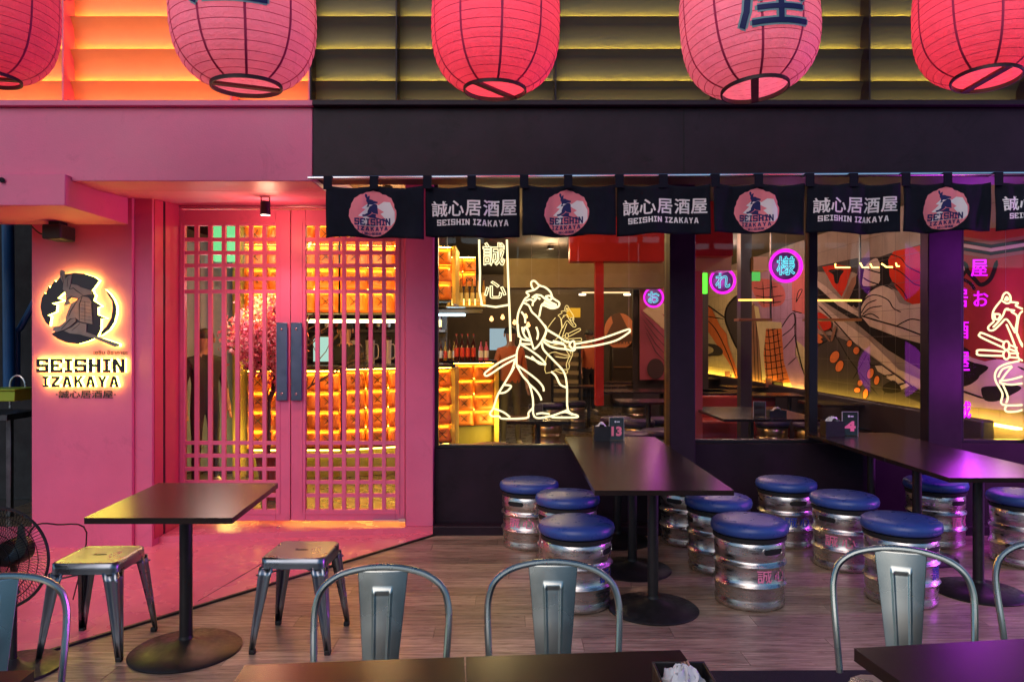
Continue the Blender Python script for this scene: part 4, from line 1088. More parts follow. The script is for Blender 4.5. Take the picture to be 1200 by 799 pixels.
BEAR += [[r2(p) for p in L_] for L_ in [
 [(345, 20), (352, 60), (372, 100), (398, 116)], [(455, 20), (470, 70), (462, 120)], [(585, 130), (640, 142), (672, 150)], [(232, 420), (262, 372), (285, 330)], [(455, 700), (500, 692), (560, 700)], [(640, 690), (690, 684), (740, 706)], [(420, 250), (470, 300), (505, 312)],
 [(312, 0), (318, 70), (345, 115), (415, 128)], [(362, 58), (358, 32), (378, 28), (402, 80), (432, 180), (448, 188), (492, 140), (530, 62), (530, 20), (510, 0)],
 [(330, 152), (412, 155)], [(332, 155), (400, 195), (490, 262), (528, 315), (450, 282), (370, 248)],
 [(332, 118), (330, 152), (305, 212), (302, 320)], [(300, 238), (180, 290), (62, 372), (60, 400), (92, 392), (200, 320), (302, 265)],
 [(292, 272), (260, 370), (190, 490), (155, 550), (120, 655), (95, 692), (112, 716), (165, 716), (195, 735), (380, 730), (395, 690), (430, 652)],
 [(120, 655), (200, 685), (252, 725)], [(200, 472), (256, 478), (250, 500), (212, 530), (165, 537)],
 [(302, 320), (350, 402), (400, 465), (430, 582), (440, 718), (550, 720), (700, 668)], [(310, 320), (402, 385), (470, 440), (508, 488), (514, 522)],
 [(400, 465), (450, 510), (485, 560), (496, 592)], [(502, 145), (512, 196), (590, 280), (670, 370), (695, 480), (703, 668), (775, 710), (762, 725), (600, 725), (566, 715)],
 [(572, 368), (610, 405), (642, 468), (690, 492)], [(532, 40), (620, 90), (680, 130), (726, 140)], [(508, 115), (570, 140), (668, 156), (684, 190)],
 [(510, 132), (560, 170), (620, 186), (690, 195), (742, 206), (760, 190)], [(726, 140), (748, 130), (756, 165), (742, 190), (715, 162), (726, 140)]]]
BEAR += [[r3(p) for p in [(262, 585), (450, 550), (600, 505), (762, 448), (784, 458), (770, 480), (650, 552), (450, 600), (262, 620)]]]
BEAR2 = [[r4(p) for p in L_] for L_ in [
 [(512, 486), (528, 440), (560, 422), (590, 455), (590, 510), (555, 522), (520, 502)], [(540, 490), (558, 462), (570, 490), (540, 490)],
 [(510, 490), (460, 550), (430, 602), (425, 660), (436, 692), (385, 742), (395, 774), (440, 770), (500, 716), (545, 672), (582, 700), (636, 799)],
 [(590, 510), (665, 520), (642, 545), (722, 582)], [(575, 575), (545, 580), (520, 640), (472, 702), (430, 746)], [(545, 580), (630, 590), (602, 602), (656, 646), (640, 760)],
 [(440, 622), (494, 628), (480, 668), (452, 668), (440, 622)], [(722, 590), (680, 620), (660, 700), (650, 799)]]]
BEAR2 += [[r5(p) for p in L_] for L_ in [
 [(462, 0), (500, 90), (540, 200), (562, 270), (640, 292)], [(500, 12), (545, 70), (580, 160), (640, 225)], [(545, 0), (545, 80), (600, 180)],
 [(450, 142), (280, 70), (254, 76), (262, 100), (438, 182)], [(440, 212), (252, 200), (234, 220), (252, 240), (442, 246)],
 circ(462, 165, 24, 34, 10)+[(486, 165)], circ(462, 238, 24, 34, 10)+[(486, 238)],
 [(482, 158), (545, 184)], [(482, 192), (545, 212)], [(486, 226), (556, 226)], [(486, 256), (560, 262)],
 [(562, 285), (450, 312), (386, 356), (375, 432), (432, 540), (432, 626), (640, 626)], [(502, 325), (432, 350), (398, 412)], [(506, 330), (460, 382), (412, 450)],
 [(410, 440), (500, 430), (640, 390)], [(410, 455), (500, 470), (640, 452)], [(430, 460), (472, 560), (460, 612)],
 [(465, 635), (450, 660), (472, 682), (560, 676), (640, 640)],
 [(640, -80), (760, 60), (800, 200), (720, 300), (640, 292)], [(640, 390), (760, 420), (800, 560), (790, 680), (640, 640)]]]
def neon(lines, Yn, r, mt, name, label, k=4, wires=(), Tm=None, lampe=0, col=(1, .72, .35)):
    pts = [p for l in lines for p in l]; mx = sum(p[0] for p in pts)/len(pts); my = sum(p[1] for p in pts)/len(pts)
    t = thing(name, label, 'neon sign', (X(mx, Yn), Yn, Z(my, Yn)))
    for l in lines:
        b = MB(); s = smoothline([Vector((p[0], p[1])) for p in l], k)
        q = [Tm(a.x, a.y) if Tm else P(a.x, a.y, Yn) for a in s]; b.tube(q, r, 6); b.build('neon_tube', mt, t)
    for px, py in wires:
        b = MB(); q = P(px, py, Yn); b.tube([q, (q.x, Yn, 2.89)], .0012, 4); b.build('hanging_wire', WIREM, t)
    if lampe:
        lamp('neon_light', 'POINT', (X(mx, Yn), Yn, Z(my, Yn)), lampe, col, .25, t)
    return t
YNE = 6.0
neon(BEAR, YNE, .0078, NEON, 'neon_warrior', 'large warm white neon outline of an animal warrior aiming a sword to the right', wires=((623, 329), (737, 386), (655, 345)), lampe=2.5)
t = neon([[(561.5, 281), (562.5, 320), (565.2, 357.6), (596.5, 357.2)], [(594, 281), (595.3, 320), (596.8, 357), (598.4, 400)]], YNE, .0085, NEON, 'neon_banner_frame', 'tall warm neon frame with two outlined Japanese characters left of the neon warrior', k=2)
for ch, (a_, b_, c_, d_) in (('誠', (565.5, 592, 312, 284)), ('心', (567, 593.5, 350, 329))):
    b = MB(); text_into(b, ch, a_, b_, c_, d_, lambda u, v, w_: (X(u, YNE), YNE-w_, Z(v, YNE)), 0, off=.01, outline=True, bev=.022, wscale=.18); b.build('neon_character', NEON, t)
neon(BEAR2, 6.3, .0085, NEON, 'neon_warrior', 'warm neon animal warrior with two short blades facing left, cut by the right picture edge', wires=((1178.5, 342),), lampe=2)
# reflection of the right neon warrior, built as a mirrored copy deeper inside
def Tm(px, py):
    return P(668-(px-1172)*.50, 399+(py-415)*.57, 8.6)
neon([[p for p in l] for l in BEAR2], 8.6, .0042, NEOND, 'neon_warrior', 'reflection of the right neon warrior, built as a small dim copy behind the large one', Tm=Tm, k=2)
# purple characters
t = thing('purple_neon_characters', 'purple neon Japanese characters in a column beside the purple pillar', 'neon sign', (X(1147, 6.32), 6.32, 1.7))
for ch, x0, x1, y0, y1, Yq in (('屋', 1138, 1157, 324, 304, 6.32), ('お', 1141, 1158, 359, 341, 6.32), ('居', 1115, 1134, 360, 339, 6.5), ('酒', 1116, 1135, 397, 376, 6.5), ('屋', 1116, 1136, 435, 412, 6.5), ('誠', 1116, 1138, 490, 470, 6.5)):
    b = MB(); text_into(b, ch, x0, x1, y0, y1, lambda u, v, w_, Yq=Yq: (X(u, Yq), Yq-w_, Z(v, Yq)), 0, ext=.04, off=.01, wscale=.1); b.build('neon_character', NPUR, t)
lamp('neon_light', 'POINT', P(1135, 340, 6.42), 5, (.62, .05, 1), .1, t)
lamp('neon_light', 'POINT', P(1132, 430, 6.42), 5, (.62, .05, 1), .1, t)
lamp('neon_light', 'POINT', P(1150, 300, 5.5), 4, (.62, .05, 1), .3, t)
lamp('neon_light', 'POINT', P(1150, 440, 5.5), 6, (.72, .06, 1), .3, t)
lamp('neon_light', 'AREA', (6.60, 4.30, 1.75), 75, (.75, .04, 1), .2, t, to=(2.4, 4.6, 1.6), sy=2.0)  # lamp added outside the right edge for purple light on kegs and banners
b = MB()
for k in range(5):
    text_into(b, '居酒屋誠心'[k], 6.66, 6.94, 2.36-k*.38, 2.64-k*.38, lambda u, v, w_: (u, 4.40-w_, v), 0, off=.01, outline=True, bev=.03, wscale=.2)
b.box(6.62, 6.98, 4.44, 4.48, .7, 2.75, mi=1); b.build('added_neon_board', [NPUR, BLACKM], t)  # invented sign board out of view, made to go with the added lamp
# round signs with cyan characters
for ch, px, py, rr_, Yq, lb in (('お', 766, 348.5, 11.3, 11.8, 'small round magenta neon sign left of the first pillar, the farthest of three'), ('れ', 847, 329, 14.6, 8.9, 'round magenta neon sign with a cyan character, middle one of three'), ('様', 921, 311.5, 18.6, 7.0, 'largest round magenta neon sign with an intricate cyan character')):
    c = P(px, py, Yq); R_ = rr_/F*Yq
    t = thing('round_neon_sign', lb, 'neon sign', c, 'round magenta neon signs')
    b = MB(); b.tube([(c.x+R_*cos(2*pi*i/40), Yq, c.z+R_*sin(2*pi*i/40)) for i in range(40)], R_*.085, 8, closed=True); b.build('neon_ring', NMAG, t)
    b = MB(); b.tube([(c.x+R_*.90*cos(2*pi*i/40), Yq+.01, c.z+R_*.90*sin(2*pi*i/40)) for i in range(40)], R_*.03, 6, closed=True); b.build('neon_ring', NMAG, t)
    b = MB(); b.lathe([(.001, 0), (R_*.86, 0), (R_*.86, .006)], 32, M=Matrix.Translation((c.x, Yq+.03, c.z)) @ Matrix.Rotation(-pi/2, 4, 'X')); b.build('back_plate', mat('sign_back', (.03, .02, .05), .4), t)
    b = MB(); text_into(b, ch, px-rr_*.60, px+rr_*.60, py+rr_*.60, py-rr_*.62, lambda u, v, w_, Yq=Yq: (X(u, Yq), Yq-w_, Z(v, Yq)), 0, off=.01, outline=True, bev=.020, wscale=R_*1.2); b.build('neon_character', NCY, t)
    b = MB(); b.tube([(c.x, Yq, c.z+R_), (c.x, Yq, 2.9)], .0015, 4); b.build('hanging_wire', WIREM, t)
    lamp('neon_light', 'POINT', (c.x, Yq-.06, c.z), 3.0, (1, .12, .9), .1, t)

# ------------------------------------------------------------------ room shell
b = MB(); b.box(-4.5, 4.6, 5.95, 18, -.011, -.004); struct(b.build('room_floor', mat('room_floor', (.11, .085, .055), .3, noise=.25, nscale=3, rnoise=.1)))
b = MB(); b.box(-4.5, 4.6, 6.65, 18, 3.02, 3.1); struct(b.build('room_ceiling', CEIL))
b = MB(); b.box(-4.5, 4.6, 16.9, 17.0, 0, 3.02); struct(b.build('room_back_wall', mat('back_wall', (.085, .06, .04), .7, noise=.25, nscale=2)))
b = MB(); b.box(-4.5, -4.4, 7.105, 16.9, 0, 3.02); struct(b.build('room_left_wall', BROWNW))
b = MB(); b.box(-4.4, wx0+.0, 7.105, 7.15, 0, 3.02); b.box(wx0, wx0+.04, 5.92, 7.15, 0, 3.02); struct(b.build('room_front_wall', BLACKW))
XW = 4.4
MURB = mat('mural_beige', (.27, .21, .18), .85, spec=.08, noise=.12, nscale=2.5)
b = MB(); b.box(XW, XW+.1, 5.95, 16.9, 0, 3.02); mw = b.build('mural_wall', MURB, None, origin=Vector((XW, 5.95, 0))); tag(mw, 'tiled side wall of the dining room covered by a red and beige mural', 'wall')
def mm(n, c): return mat('mural_'+n, c, .85, noise=.12, nscale=4, spec=.08)
MC = {'r': mm('red', (.50, .030, .012)), 'd': mm('dark', (.014, .010, .010)), 'b': mm('pale', (.50, .38, .33)), 'o': mm('orange', (.62, .17, .05)), 'g': mm('grey', (.060, .048, .044)),
      'l': mm('lilac', (.40, .22, .34)), 'k': mm('brown', (.24, .12, .08)), 'p': mm('pink', (.55, .14, .14)), 'y': mm('cream', (.55, .45, .26)), 'm': mm('maroon', (.30, .035, .03))}
def q7(p): return (950+p[0]/6.147, 270+p[1]/6.147)
def q8(p): return (950+p[0]/6.147, 400+p[1]/6.147)
def q5(p): return (810+p[0]/6.66, 280+p[1]/6.66)
def q6(p): return (810+p[0]/6.66, 400+p[1]/6.66)
def wallp(p):
    Yq = XW*F/(p[0]-CX); return (Yq, Z(p[1], Yq))
lay = [0]
mural = thing('mural', 'large painted mural of red robes, pale waves and brick scales on the side wall', 'mural', (XW-.002, 9, 1.5))
def dens(pts, n=1):
    out = []
    for i in range(len(pts)):
        a, c = Vector(pts[i]), Vector(pts[(i+1) % len(pts)])
        k = max(1, int((c-a).length/9)); out += [tuple(a+(c-a)*j/k) for j in range(k)]
    return out
def mp(f, pts, c, nm='painted_shape', sm=False):
    pts = [f(p) for p in pts]
    if sm: pts = [tuple(v) for v in smoothline(pts, 3, closed=True)]
    pts = dens(pts); pts = [p for p in pts if p[0] > 780]
    lay[0] += 1; o = .001+lay[0]*.00035
    b = MB(); T_ = rightwall(XW)
    b.prism([[wallp(p) for p in pts]], o-.0002, o, T_); b.build(nm, MC[c], mural)
def ms(f, pts, wd=1.1, c='d'):
    pts = [tuple(v) for v in smoothline([f(p) for p in pts], 4)]
    rb = ribbon(pts, wd); lay[0] += 1; o = .001+lay[0]*.00035
    b = MB(); b.prism([[wallp(p) for p in rb]], o-.0002, o, rightwall(XW)); b.build('painted_line', MC[c], mural)
# upper red robe and dark ground
mp(q7, [(45, 260), (330, 200), (500, 190), (620, 150), (800, 100), (860, 80), (860, 560), (560, 400), (300, 300), (45, 300)], 'g')
mp(q7, [(330, 330), (420, 230), (560, 190), (590, 300), (560, 400), (400, 480), (330, 560), (300, 480)], 'd', sm=True)
mp(q7, [(560, 210), (600, 150), (700, 128), (860, 95), (860, 500), (780, 530), (740, 535), (680, 505), (620, 420), (570, 330)], 'r')
ms(q7, [(570, 170), (650, 200), (700, 260), (800, 310)], 1.2); ms(q7, [(560, 260), (650, 300), (740, 380), (800, 400)], 1.2); ms(q7, [(590, 370), (660, 430), (700, 500)], 1.2)
mp(q7, [(500, 240), (470, 200), (400, 250), (380, 330), (380, 400), (490, 385), (500, 300)], 'b', sm=True)
ms(q7, [(350, 250), (440, 290), (520, 310)], 1.6); ms(q7, [(380, 340), (430, 370), (500, 390)], 1.6); ms(q7, [(350, 420), (400, 440)], 1.6)
mp(q7, [(85, 262), (200, 245), (300, 268), (260, 400), (225, 478), (160, 400)], 'r'); mp(q7, [(130, 295), (160, 280), (240, 290), (215, 330), (200, 382), (175, 375), (165, 320)], 'd', sm=True)
mp(q7, [(300, 345), (332, 330), (330, 380), (262, 525), (228, 505)], 'k'); mp(q7, [(345, 360), (370, 345), (350, 500), (290, 560), (262, 530)], 'd')
# pale hair-like waves
mp(q7, [(350, 600), (365, 520), (420, 440), (520, 395), (600, 430), (640, 520), (700, 538), (800, 525), (860, 500), (860, 820), (560, 690), (370, 610)], 'b')
for l in [[(352, 575), (400, 490), (470, 465), (560, 500), (600, 560), (655, 588)], [(365, 600), (410, 530), (480, 500)], [(375, 610), (430, 560), (520, 545)], [(380, 618), (440, 600), (500, 635)], [(350, 560), (420, 450), (520, 395), (600, 428)], [(620, 690), (720, 640), (800, 650)]]: ms(q7, l, 1.3)
# long diagonal planks
mp(q7, [(45, 400), (360, 618), (800, 795), (860, 820), (860, 1040), (560, 860), (300, 640), (45, 480)], 'd')
mp(q7, [(45, 358), (110, 400), (200, 480), (365, 598), (350, 622), (200, 540), (45, 400)], 'b'); mp(q7, [(372, 622), (460, 650), (640, 720), (860, 800), (860, 830), (640, 770), (430, 690)], 'b')
ms(q7, [(370, 615), (420, 630), (520, 660), (660, 700), (860, 775)], 1.8)
mp(q7, [(45, 490), (60, 505), (200, 625), (430, 790), (640, 1000), (815, 1080), (870, 1110), (870, 1210), (815, 1170), (560, 985), (310, 799), (150, 650), (45, 560)], 'b')
ms(q7, [(60, 540), (180, 660), (320, 815), (420, 900), (800, 1170)], 1.6)
# ground below with dark lozenges
mp(q8, [(0, -60), (180, -40), (330, 20), (800, 380), (870, 430), (870, 560), (0, 560)], 'g')
ms(q8, [(140, -100), (210, 0), (300, 150), (490, 385)], 1.1); ms(q8, [(410, 90), (370, 170), (310, 272)], 1.1); ms(q8, [(20, 60), (80, 20), (150, -20)], 1.1)
mp(q8, [(470, 175), (520, 175), (600, 235), (560, 252), (490, 215)], 'b'); mp(q8, [(550, 260), (610, 240), (685, 295), (640, 312)], 'b'); mp(q8, [(650, 320), (700, 300), (722, 318), (660, 348)], 'b')
for l in [[(420, 110), (440, 170), (500, 165)], [(520, 250), (600, 235)], [(600, 320), (690, 298)], [(560, 320), (540, 380)]]: ms(q8, l, 1.1)
mp(q8, [(520, 330), (600, 280), (640, 310), (660, 360), (560, 370)], 'd', sm=True); mp(q8, [(680, 370), (750, 320), (870, 400), (870, 470), (700, 400)], 'd')
for cx, cy_, a_, b_, ro in ((180, 112, 30, 46, .5), (216, 178, 26, 42, .4), (440, 230, 22, 38, .3), (486, 280, 18, 32, .2), (366, 300, 18, 22, .3), (346, 350, 22, 18, 0), (406, 375, 17, 36, .2), (290, 15, 18, 24, .3), (341, 66, 22, 26, .2), (75, 0, 22, 14, 0)):
    mp(q8, circ(cx, cy_, a_+5, b_+5, 14, ro), 'd'); mp(q8, circ(cx, cy_, a_, b_, 14, ro), 'o')
mp(q7, [(60, 590), (140, 630), (160, 690), (120, 720), (60, 700)], 'r', sm=True); mp(q7, [(60, 740), (100, 770), (60, 799)], 'o'); ms(q7, [(60, 660), (100, 730), (150, 799)], 2.2, 'k'); ms(q7, [(190, 690), (160, 799)], 3.5, 'k')
# left parts seen in the middle window
mp(q5, [(80, 250), (960, 230), (960, 1340), (80, 1240)], 'y')
mp(q5, [(440, 200), (600, 180), (960, 200), (960, 900), (720, 690), (540, 650), (500, 520), (440, 380)], 'l')
mp(q5, [(480, 330), (600, 312), (700, 350), (740, 400), (745, 470), (705, 520), (620, 530), (560, 528), (500, 430)], 'p', sm=True)
for l in [[(500, 380), (560, 390), (690, 370)], [(510, 440), (600, 455), (735, 440)], [(545, 490), (620, 500), (715, 490)], [(570, 330), (580, 530)], [(640, 330), (655, 525)]]: ms(q5, l, 1.0)
mp(q5, [(800, 340), (885, 240), (960, 230), (960, 600), (880, 582), (800, 560)], 'p'); ms(q5, [(830, 500), (880, 400), (850, 410), (830, 500)], 1.0); ms(q5, [(800, 560), (880, 580)], 1.2)
mp(q5, [(460, 560), (500, 500), (530, 560), (545, 680), (570, 900), (590, 1040), (590, 1260), (440, 1240), (440, 700)], 'k'); 
for x_ in (480, 505, 530, 555): ms(q5, [(x_-10, 640), (x_, 900), (x_+12, 1220)], .8)
mp(q5, [(540, 655), (620, 690), (720, 660), (725, 799), (745, 940), (800, 1080), (800, 1120), (590, 1130), (570, 900)], 'o')
for k in range(9): ms(q5, [(545+k*4, 700+k*50), (620, 715+k*50), (700+k*9, 690+k*50)], .9)
for k in range(4): ms(q5, [(580+k*35, 690), (595+k*38, 900), (610+k*42, 1110)], .9)
mp(q5, [(505, 520), (540, 530), (560, 640), (720, 650), (725, 700), (600, 700), (580, 900), (600, 1100), (570, 1100), (545, 800)], 'y')
mp(q5, [(722, 690), (790, 590), (825, 600), (835, 700), (830, 900), (900, 1060), (900, 1240), (830, 1240), (740, 960)], 'l'); ms(q5, [(722, 760), (800, 700), (830, 650)], 1.1); ms(q5, [(735, 860), (800, 790), (832, 740)], 1.1); ms(q5, [(770, 985), (840, 920)], 1.1); ms(q5, [(722, 690), (790, 592), (826, 600), (834, 800), (900, 1060)], 1.3)
mp(q5, [(95, 495), (165, 530), (240, 680), (290, 740), (300, 820), (400, 1100), (385, 1180), (330, 1000), (230, 850), (95, 650)], 'o'); ms(q5, [(95, 600), (200, 700), (300, 900), (390, 1150)], 1.1); ms(q5, [(100, 500), (160, 530), (270, 610), (330, 640)], 1.6); ms(q5, [(110, 600), (270, 625)], 1.2)
mp(q5, [(370, 440), (330, 470), (285, 560), (285, 640), (320, 720), (375, 850), (400, 850), (400, 430)], 'g', sm=True); ms(q5, [(370, 445), (300, 520), (280, 620), (320, 740), (375, 860)], 2.2)
mp(q5, [(110, 820), (200, 822), (258, 865), (250, 905), (180, 912), (110, 910), (180, 885), (180, 850)], 'g', sm=True)
# far right section behind the second neon warrior
mp(r4, [(-40, -160), (900, -200), (900, 1300), (-40, 900)], 'm')
for k, c in enumerate('kdbdk'): mp(r4, [(-40, -130+k*34), (200, -100+k*34), (450, -60+k*34), (900, -130+k*34), (900, -96+k*34), (450, -28+k*34), (200, -70+k*34), (-40, -98+k*34)], c)
mp(r4, [(85, 130), (180, 160), (210, 220), (150, 275), (85, 275)], 'b', sm=True)
ms(r4, [(60, 130), (200, 150), (230, 220), (300, 300), (360, 350), (450, 290), (510, 120)], 5); ms(r4, [(60, 320), (180, 300), (260, 340), (300, 400)], 4); ms(r4, [(60, 300), (160, 290), (220, 210)], 4)
mp(r5, [(-40, 120), (90, 180), (230, 260), (330, 290), (420, 270), (620, 300), (800, 330), (800, 700), (-40, 620)], 'b')
mp(r5, [(160, 282), (250, 300), (360, 335), (290, 400), (270, 432), (180, 482), (60, 470), (60, 360)], 'd', sm=True); mp(r5, [(300, 512), (330, 485), (440, 480), (560, 470), (620, 500), (520, 560), (420, 600), (330, 592)], 'd', sm=True)
mp(r5, [(90, 160), (140, 165), (215, 210), (180, 225), (90, 200)], 'd', sm=True); ms(r5, [(60, 490), (150, 520), (330, 580)], 2.4); ms(r5, [(250, 240), (420, 272)], 2); ms(r5, [(590, 330), (700, 380)], 2)
# thin tile joints over everything
b = MB(); T_ = rightwall(XW)
for k in range(34):
    yy = 6.0+k*.3
    b.box(XW-.0305, XW-.030, yy, yy+.004, .8, 3.0)
for k in range(7): b.box(XW-.0309, XW-.0306, 6.0, 16.8, .95+k*.3, .954+k*.3)
ob = b.build('tile_joint', mat('tile_joint', (.10, .07, .06), .7), mural); ob['kind'] = 'stuff'

# bench along the mural, its glowing ledge
t = thing('wall_bench', 'long dark upholstered bench below the mural with a glowing yellow ledge', 'bench', (4.1, 10, 0))
RUPH = mat('red_vinyl', (.34, .03, .02), .4, noise=.1)
b = MB(); b.box(3.75, 4.25, 6.5, 16.5, .0, .45); b.build('seat', mat('bench_dark', (.03, .02, .03), .5), t, bevel=.02, seg=2)
b = MB(); b.box(4.14, 4.26, 6.5, 16.5, .4505, .80); b.build('backrest', mat('bench_dark', (.03, .02, .03), .5), t, bevel=.02, seg=2)
b = MB(); b.box(4.30, 4.36, 6.3, 16.5, .74, .76); b.build('led_strip', emat('mural_led', (1, .66, .08), 15), t)

# ------------------------------------------------------------------ quilted counters
SEGA = ((-2.87, 8.0), (-1.86, 8.0)); SEGB = ((-1.84, 8.0), (-.70, 8.52))
TUFTC = {}
def tuft(w_, h_):
    k = (round(w_, 3), round(h_, 3))
    if k in TUFTC: return TUFTC[k]
    b = MB(); nx, nz_ = 12, 10; vs = []; fs = []
    for j in range(nz_+1):
        for i in range(nx+1):
            u, v = -1+2*i/nx, -1+2*j/nz_
            edge = (1-u**6)*(1-v**6); r_ = math.hypot(u*w_/h_, v); cr = min(abs(u*.9-v), abs(u*.9+v))
            d_ = .045*edge-.024*math.exp(-(r_/.28)**2)-.008*math.exp(-(cr/.10)**2)*edge*(1 if r_ < .85 else 0)
            lean = -.026*v
            vs.append((u*w_/2, -max(0, d_)-lean, v*h_/2))
    for j in range(nz_):
        for i in range(nx): q = j*(nx+1)+i; fs.append((q, q+1, q+nx+2, q+nx+1))
    n = len(vs); b.add(vs, fs, 0, True)
    b.box(-w_/2, w_/2, .0, .015, -h_/2, h_/2)
    o = b.build('quilted_panel', ORANGE, None, origin=Vector((0, 0, 0))); me = o.data
    b = MB(); s = .044; y_ = -.052
    for sg in (-1, 1):
        b.tube([(-s, y_-.004*sg*-1, -sg*s), (0, y_+.010, 0), (s, y_, sg*s)], .0045, 5)
    o2 = b.build('cross_strap', ORANGED, None, origin=Vector((0, 0, 0))); me2 = o2.data
    bpy.data.objects.remove(o); bpy.data.objects.remove(o2)
    TUFTC[k] = (me, me2); return TUFTC[k]
def quilt(t, a, c, z0, z1, rows, cols, body=BLACKM, back=.35, led=True, ledm=None, face=True):
    a = Vector(a); c = Vector(c); L_ = (c-a).length; ang = math.atan2((c-a).y, (c-a).x); h_ = (z1-z0)/rows; w_ = L_/cols
    me, me2 = tuft(w_-.006, h_-.016); R0 = root_loc(t)
    for r in range(rows):
        for k in range(cols):
            p = a+(c-a)*((k+.5)/cols)
            o = bpy.data.objects.new('quilted_panel', me); COL.objects.link(o); o.parent = t
            o.location = Vector((p.x, p.y, z0+h_*(r+.5)))-R0; o.rotation_euler = (0, 0, ang)
            o2 = bpy.data.objects.new('cross_strap', me2); COL.objects.link(o2); o2.parent = o
    Mx = Matrix.Translation((a.x, a.y, 0)) @ Matrix.Rotation(ang, 4, 'Z')
    b = MB(); b.box(0, L_, .018, back, z0-.01, z1+.01, M=Mx); b.build('carcass', body, t)
    if led:
        for r in range(rows):
            b = MB(); b.box(.01, L_-.01, -.018, -.008, z0+h_*(r+1)+.010, z0+h_*(r+1)+.016, M=Mx); b.build('led_strip', ledm or emat('counter_led', (1, .52, .05), 70), t)
    return Mx, L_
t = thing('bar_counter', 'bar counter with glowing tan quilted front, seen through the doors and the left window', 'counter', (-1.8, 8.0, 0))
M1, LA = quilt(t, *SEGA, .33, 1.16, 4, 4); M2, LB = quilt(t, *SEGB, .33, 1.18, 4, 5)
for Mx, L_ in ((M1, LA), (M2, LB)):
    b = MB(); b.box(-.02, L_+.02, -.08, .6, 1.195, 1.235, M=Mx); b.build('counter_top', mat('counter_stone', (.03, .025, .03), .2), t, bevel=.004)
    b = MB(); b.box(0, L_, .12, .35, .0, .315, M=Mx); b.build('plinth', mat('olive_plinth', (.32, .27, .06), .5), t)
    b = MB(); b.box(.02, L_-.02, .03, .05, .305, .315, M=Mx); b.build('led_strip', emat('plinth_led', (1, .66, .10), 12), t)
b = MB(); b.box(-.71, -.655, 8.50, 9.1, .25, 1.19); b.build('end_panel', mat('olive_panel', (.50, .36, .08), .5), t)
t = thing('bar_counter', 'farther bar counter with red bottles standing on it, behind the neon sheath', 'counter', (-.45, 9.5, 0))
M3, LC_ = quilt(t, (-.76, 9.5), (-.24, 9.66), .40, 1.20, 4, 2)
b = MB(); b.box(-.02, LC_+.02, -.08, .5, 1.215, 1.25, M=M3); b.build('counter_top', mat('counter_stone', (.03, .025, .03), .2), t)
b = MB(); b.box(0, LC_, .10, .4, 0, .38, M=M3); b.build('plinth', mat('olive_plinth', (.32, .27, .06), .5), t)
b = MB(); b.box(LC_+.01, LC_+.07, .0, .5, 0, 1.2, M=M3); b.build('end_panel', mat('olive_panel', (.5, .36, .08), .5), t)
lamp('counter_fill', 'AREA', (-.1, 9.4, .5), 6, (1, .72, .12), .4, t, to=(-.6, 9.7, .2))
lamp('counter_fill', 'AREA', (-1.5, 7.0, 1.9), 26, (1, .50, .10), 2.4, t, to=(-1.5, 8.0, .9), sy=.3)  # area lamp added in mid-air to brighten the quilted fronts
t = thing('hanging_bulkhead', 'tan quilted hanging bulkhead glowing above the bar counter', 'bulkhead', (-1.8, 8.0, 1.8))
quilt(t, (-2.87, 7.9), (-1.86, 7.9), 1.80, 3.0, 5, 4); quilt(t, (-1.84, 7.9), (-1.0, 8.1), 1.80, 3.0, 5, 3)
quilt(t, (-.97, 8.5), (-.70, 8.56), 1.97, 2.57, 3, 1)
b = MB(); b.box(-.695, -.655, 8.56, 9.2, 1.93, 2.6); b.build('end_panel', mat('olive_panel', (.5, .36, .08), .5), t)
lamp('bulkhead_fill', 'AREA', (-1.6, 7.1, 1.7), 14, (1, .50, .10), 2.0, t, to=(-1.6, 8.0, 2.5), sy=.3)  # added lamp without a fixture, lifts the quilted bulkhead
b = MB(); b.box(-2.87, -1.0, 8.05, 8.12, 1.70, 1.735); b.build('led_strip', emat('shelf_led', (1, .78, .30), 8), t)
t = thing('hanging_bulkhead', 'small quilted bulkhead above the lit bottle shelf beyond the bar', 'bulkhead', (-.5, 9.4, 2.2))
quilt(t, (-.80, 9.4), (-.46, 9.42), 2.19, 2.55, 2, 2, ledm=emat('counter_led', (1, .52, .05), 70))
# lit shelf of bottles
t = thing('bottle_shelf', 'glowing shelf under the small bulkhead holding clear bottles', 'shelf', (-.6, 9.35, 1.93))
b = MB(); b.box(-.82, -.34, 9.2, 9.5, 1.925, 1.945); b.build('board', mat('shelf_glass', (.5, .42, .2), .3), t)
b = MB(); b.box(-.81, -.35, 9.47, 9.49, 1.95, 2.04); b.build('light_panel', emat('shelf_panel', (1, .70, .16), 3.5), t)
def bottle(x, y, z, h, r, mt, lab, capm, label, group):
    t = thing('bottle', label, 'bottle', (x, y, z), group)
    b = MB(); b.lathe([(r*.92, 0), (r, .01), (r, h*.55), (r*.75, h*.66), (r*.34, h*.76), (r*.30, h*.93)], 14, c=(x, y, z)); b.build('glass_body', mt, t)
    b = MB(); b.lathe([(r*1.02, h*.14), (r*1.02, h*.48)], 14, c=(x, y, z), capb=False, capt=False); b.build('paper_label', lab, t)
    b = MB(); b.lathe([(r*.36, h*.93), (r*.36, h)], 10, c=(x, y, z)); b.build('cap', capm, t)
    return t
AMB = mat('amber_bottle', (.55, .30, .05), .15, noise=.05, trans=.5); DKB = mat('dark_bottle', (.05, .012, .012), .12); REDL = mat('red_label', (.60, .05, .03), .5); CREAM = mat('cream_label', (.75, .60, .25), .6)
for k in range(7): bottle(-.79+k*.072, 9.33, 1.9455, .34, .028, AMB, CREAM, DKB, ('first','second','third','fourth','fifth','sixth','seventh')[k]+' clear bottle from the left on the glowing shelf', 'bottles on the glowing shelf')
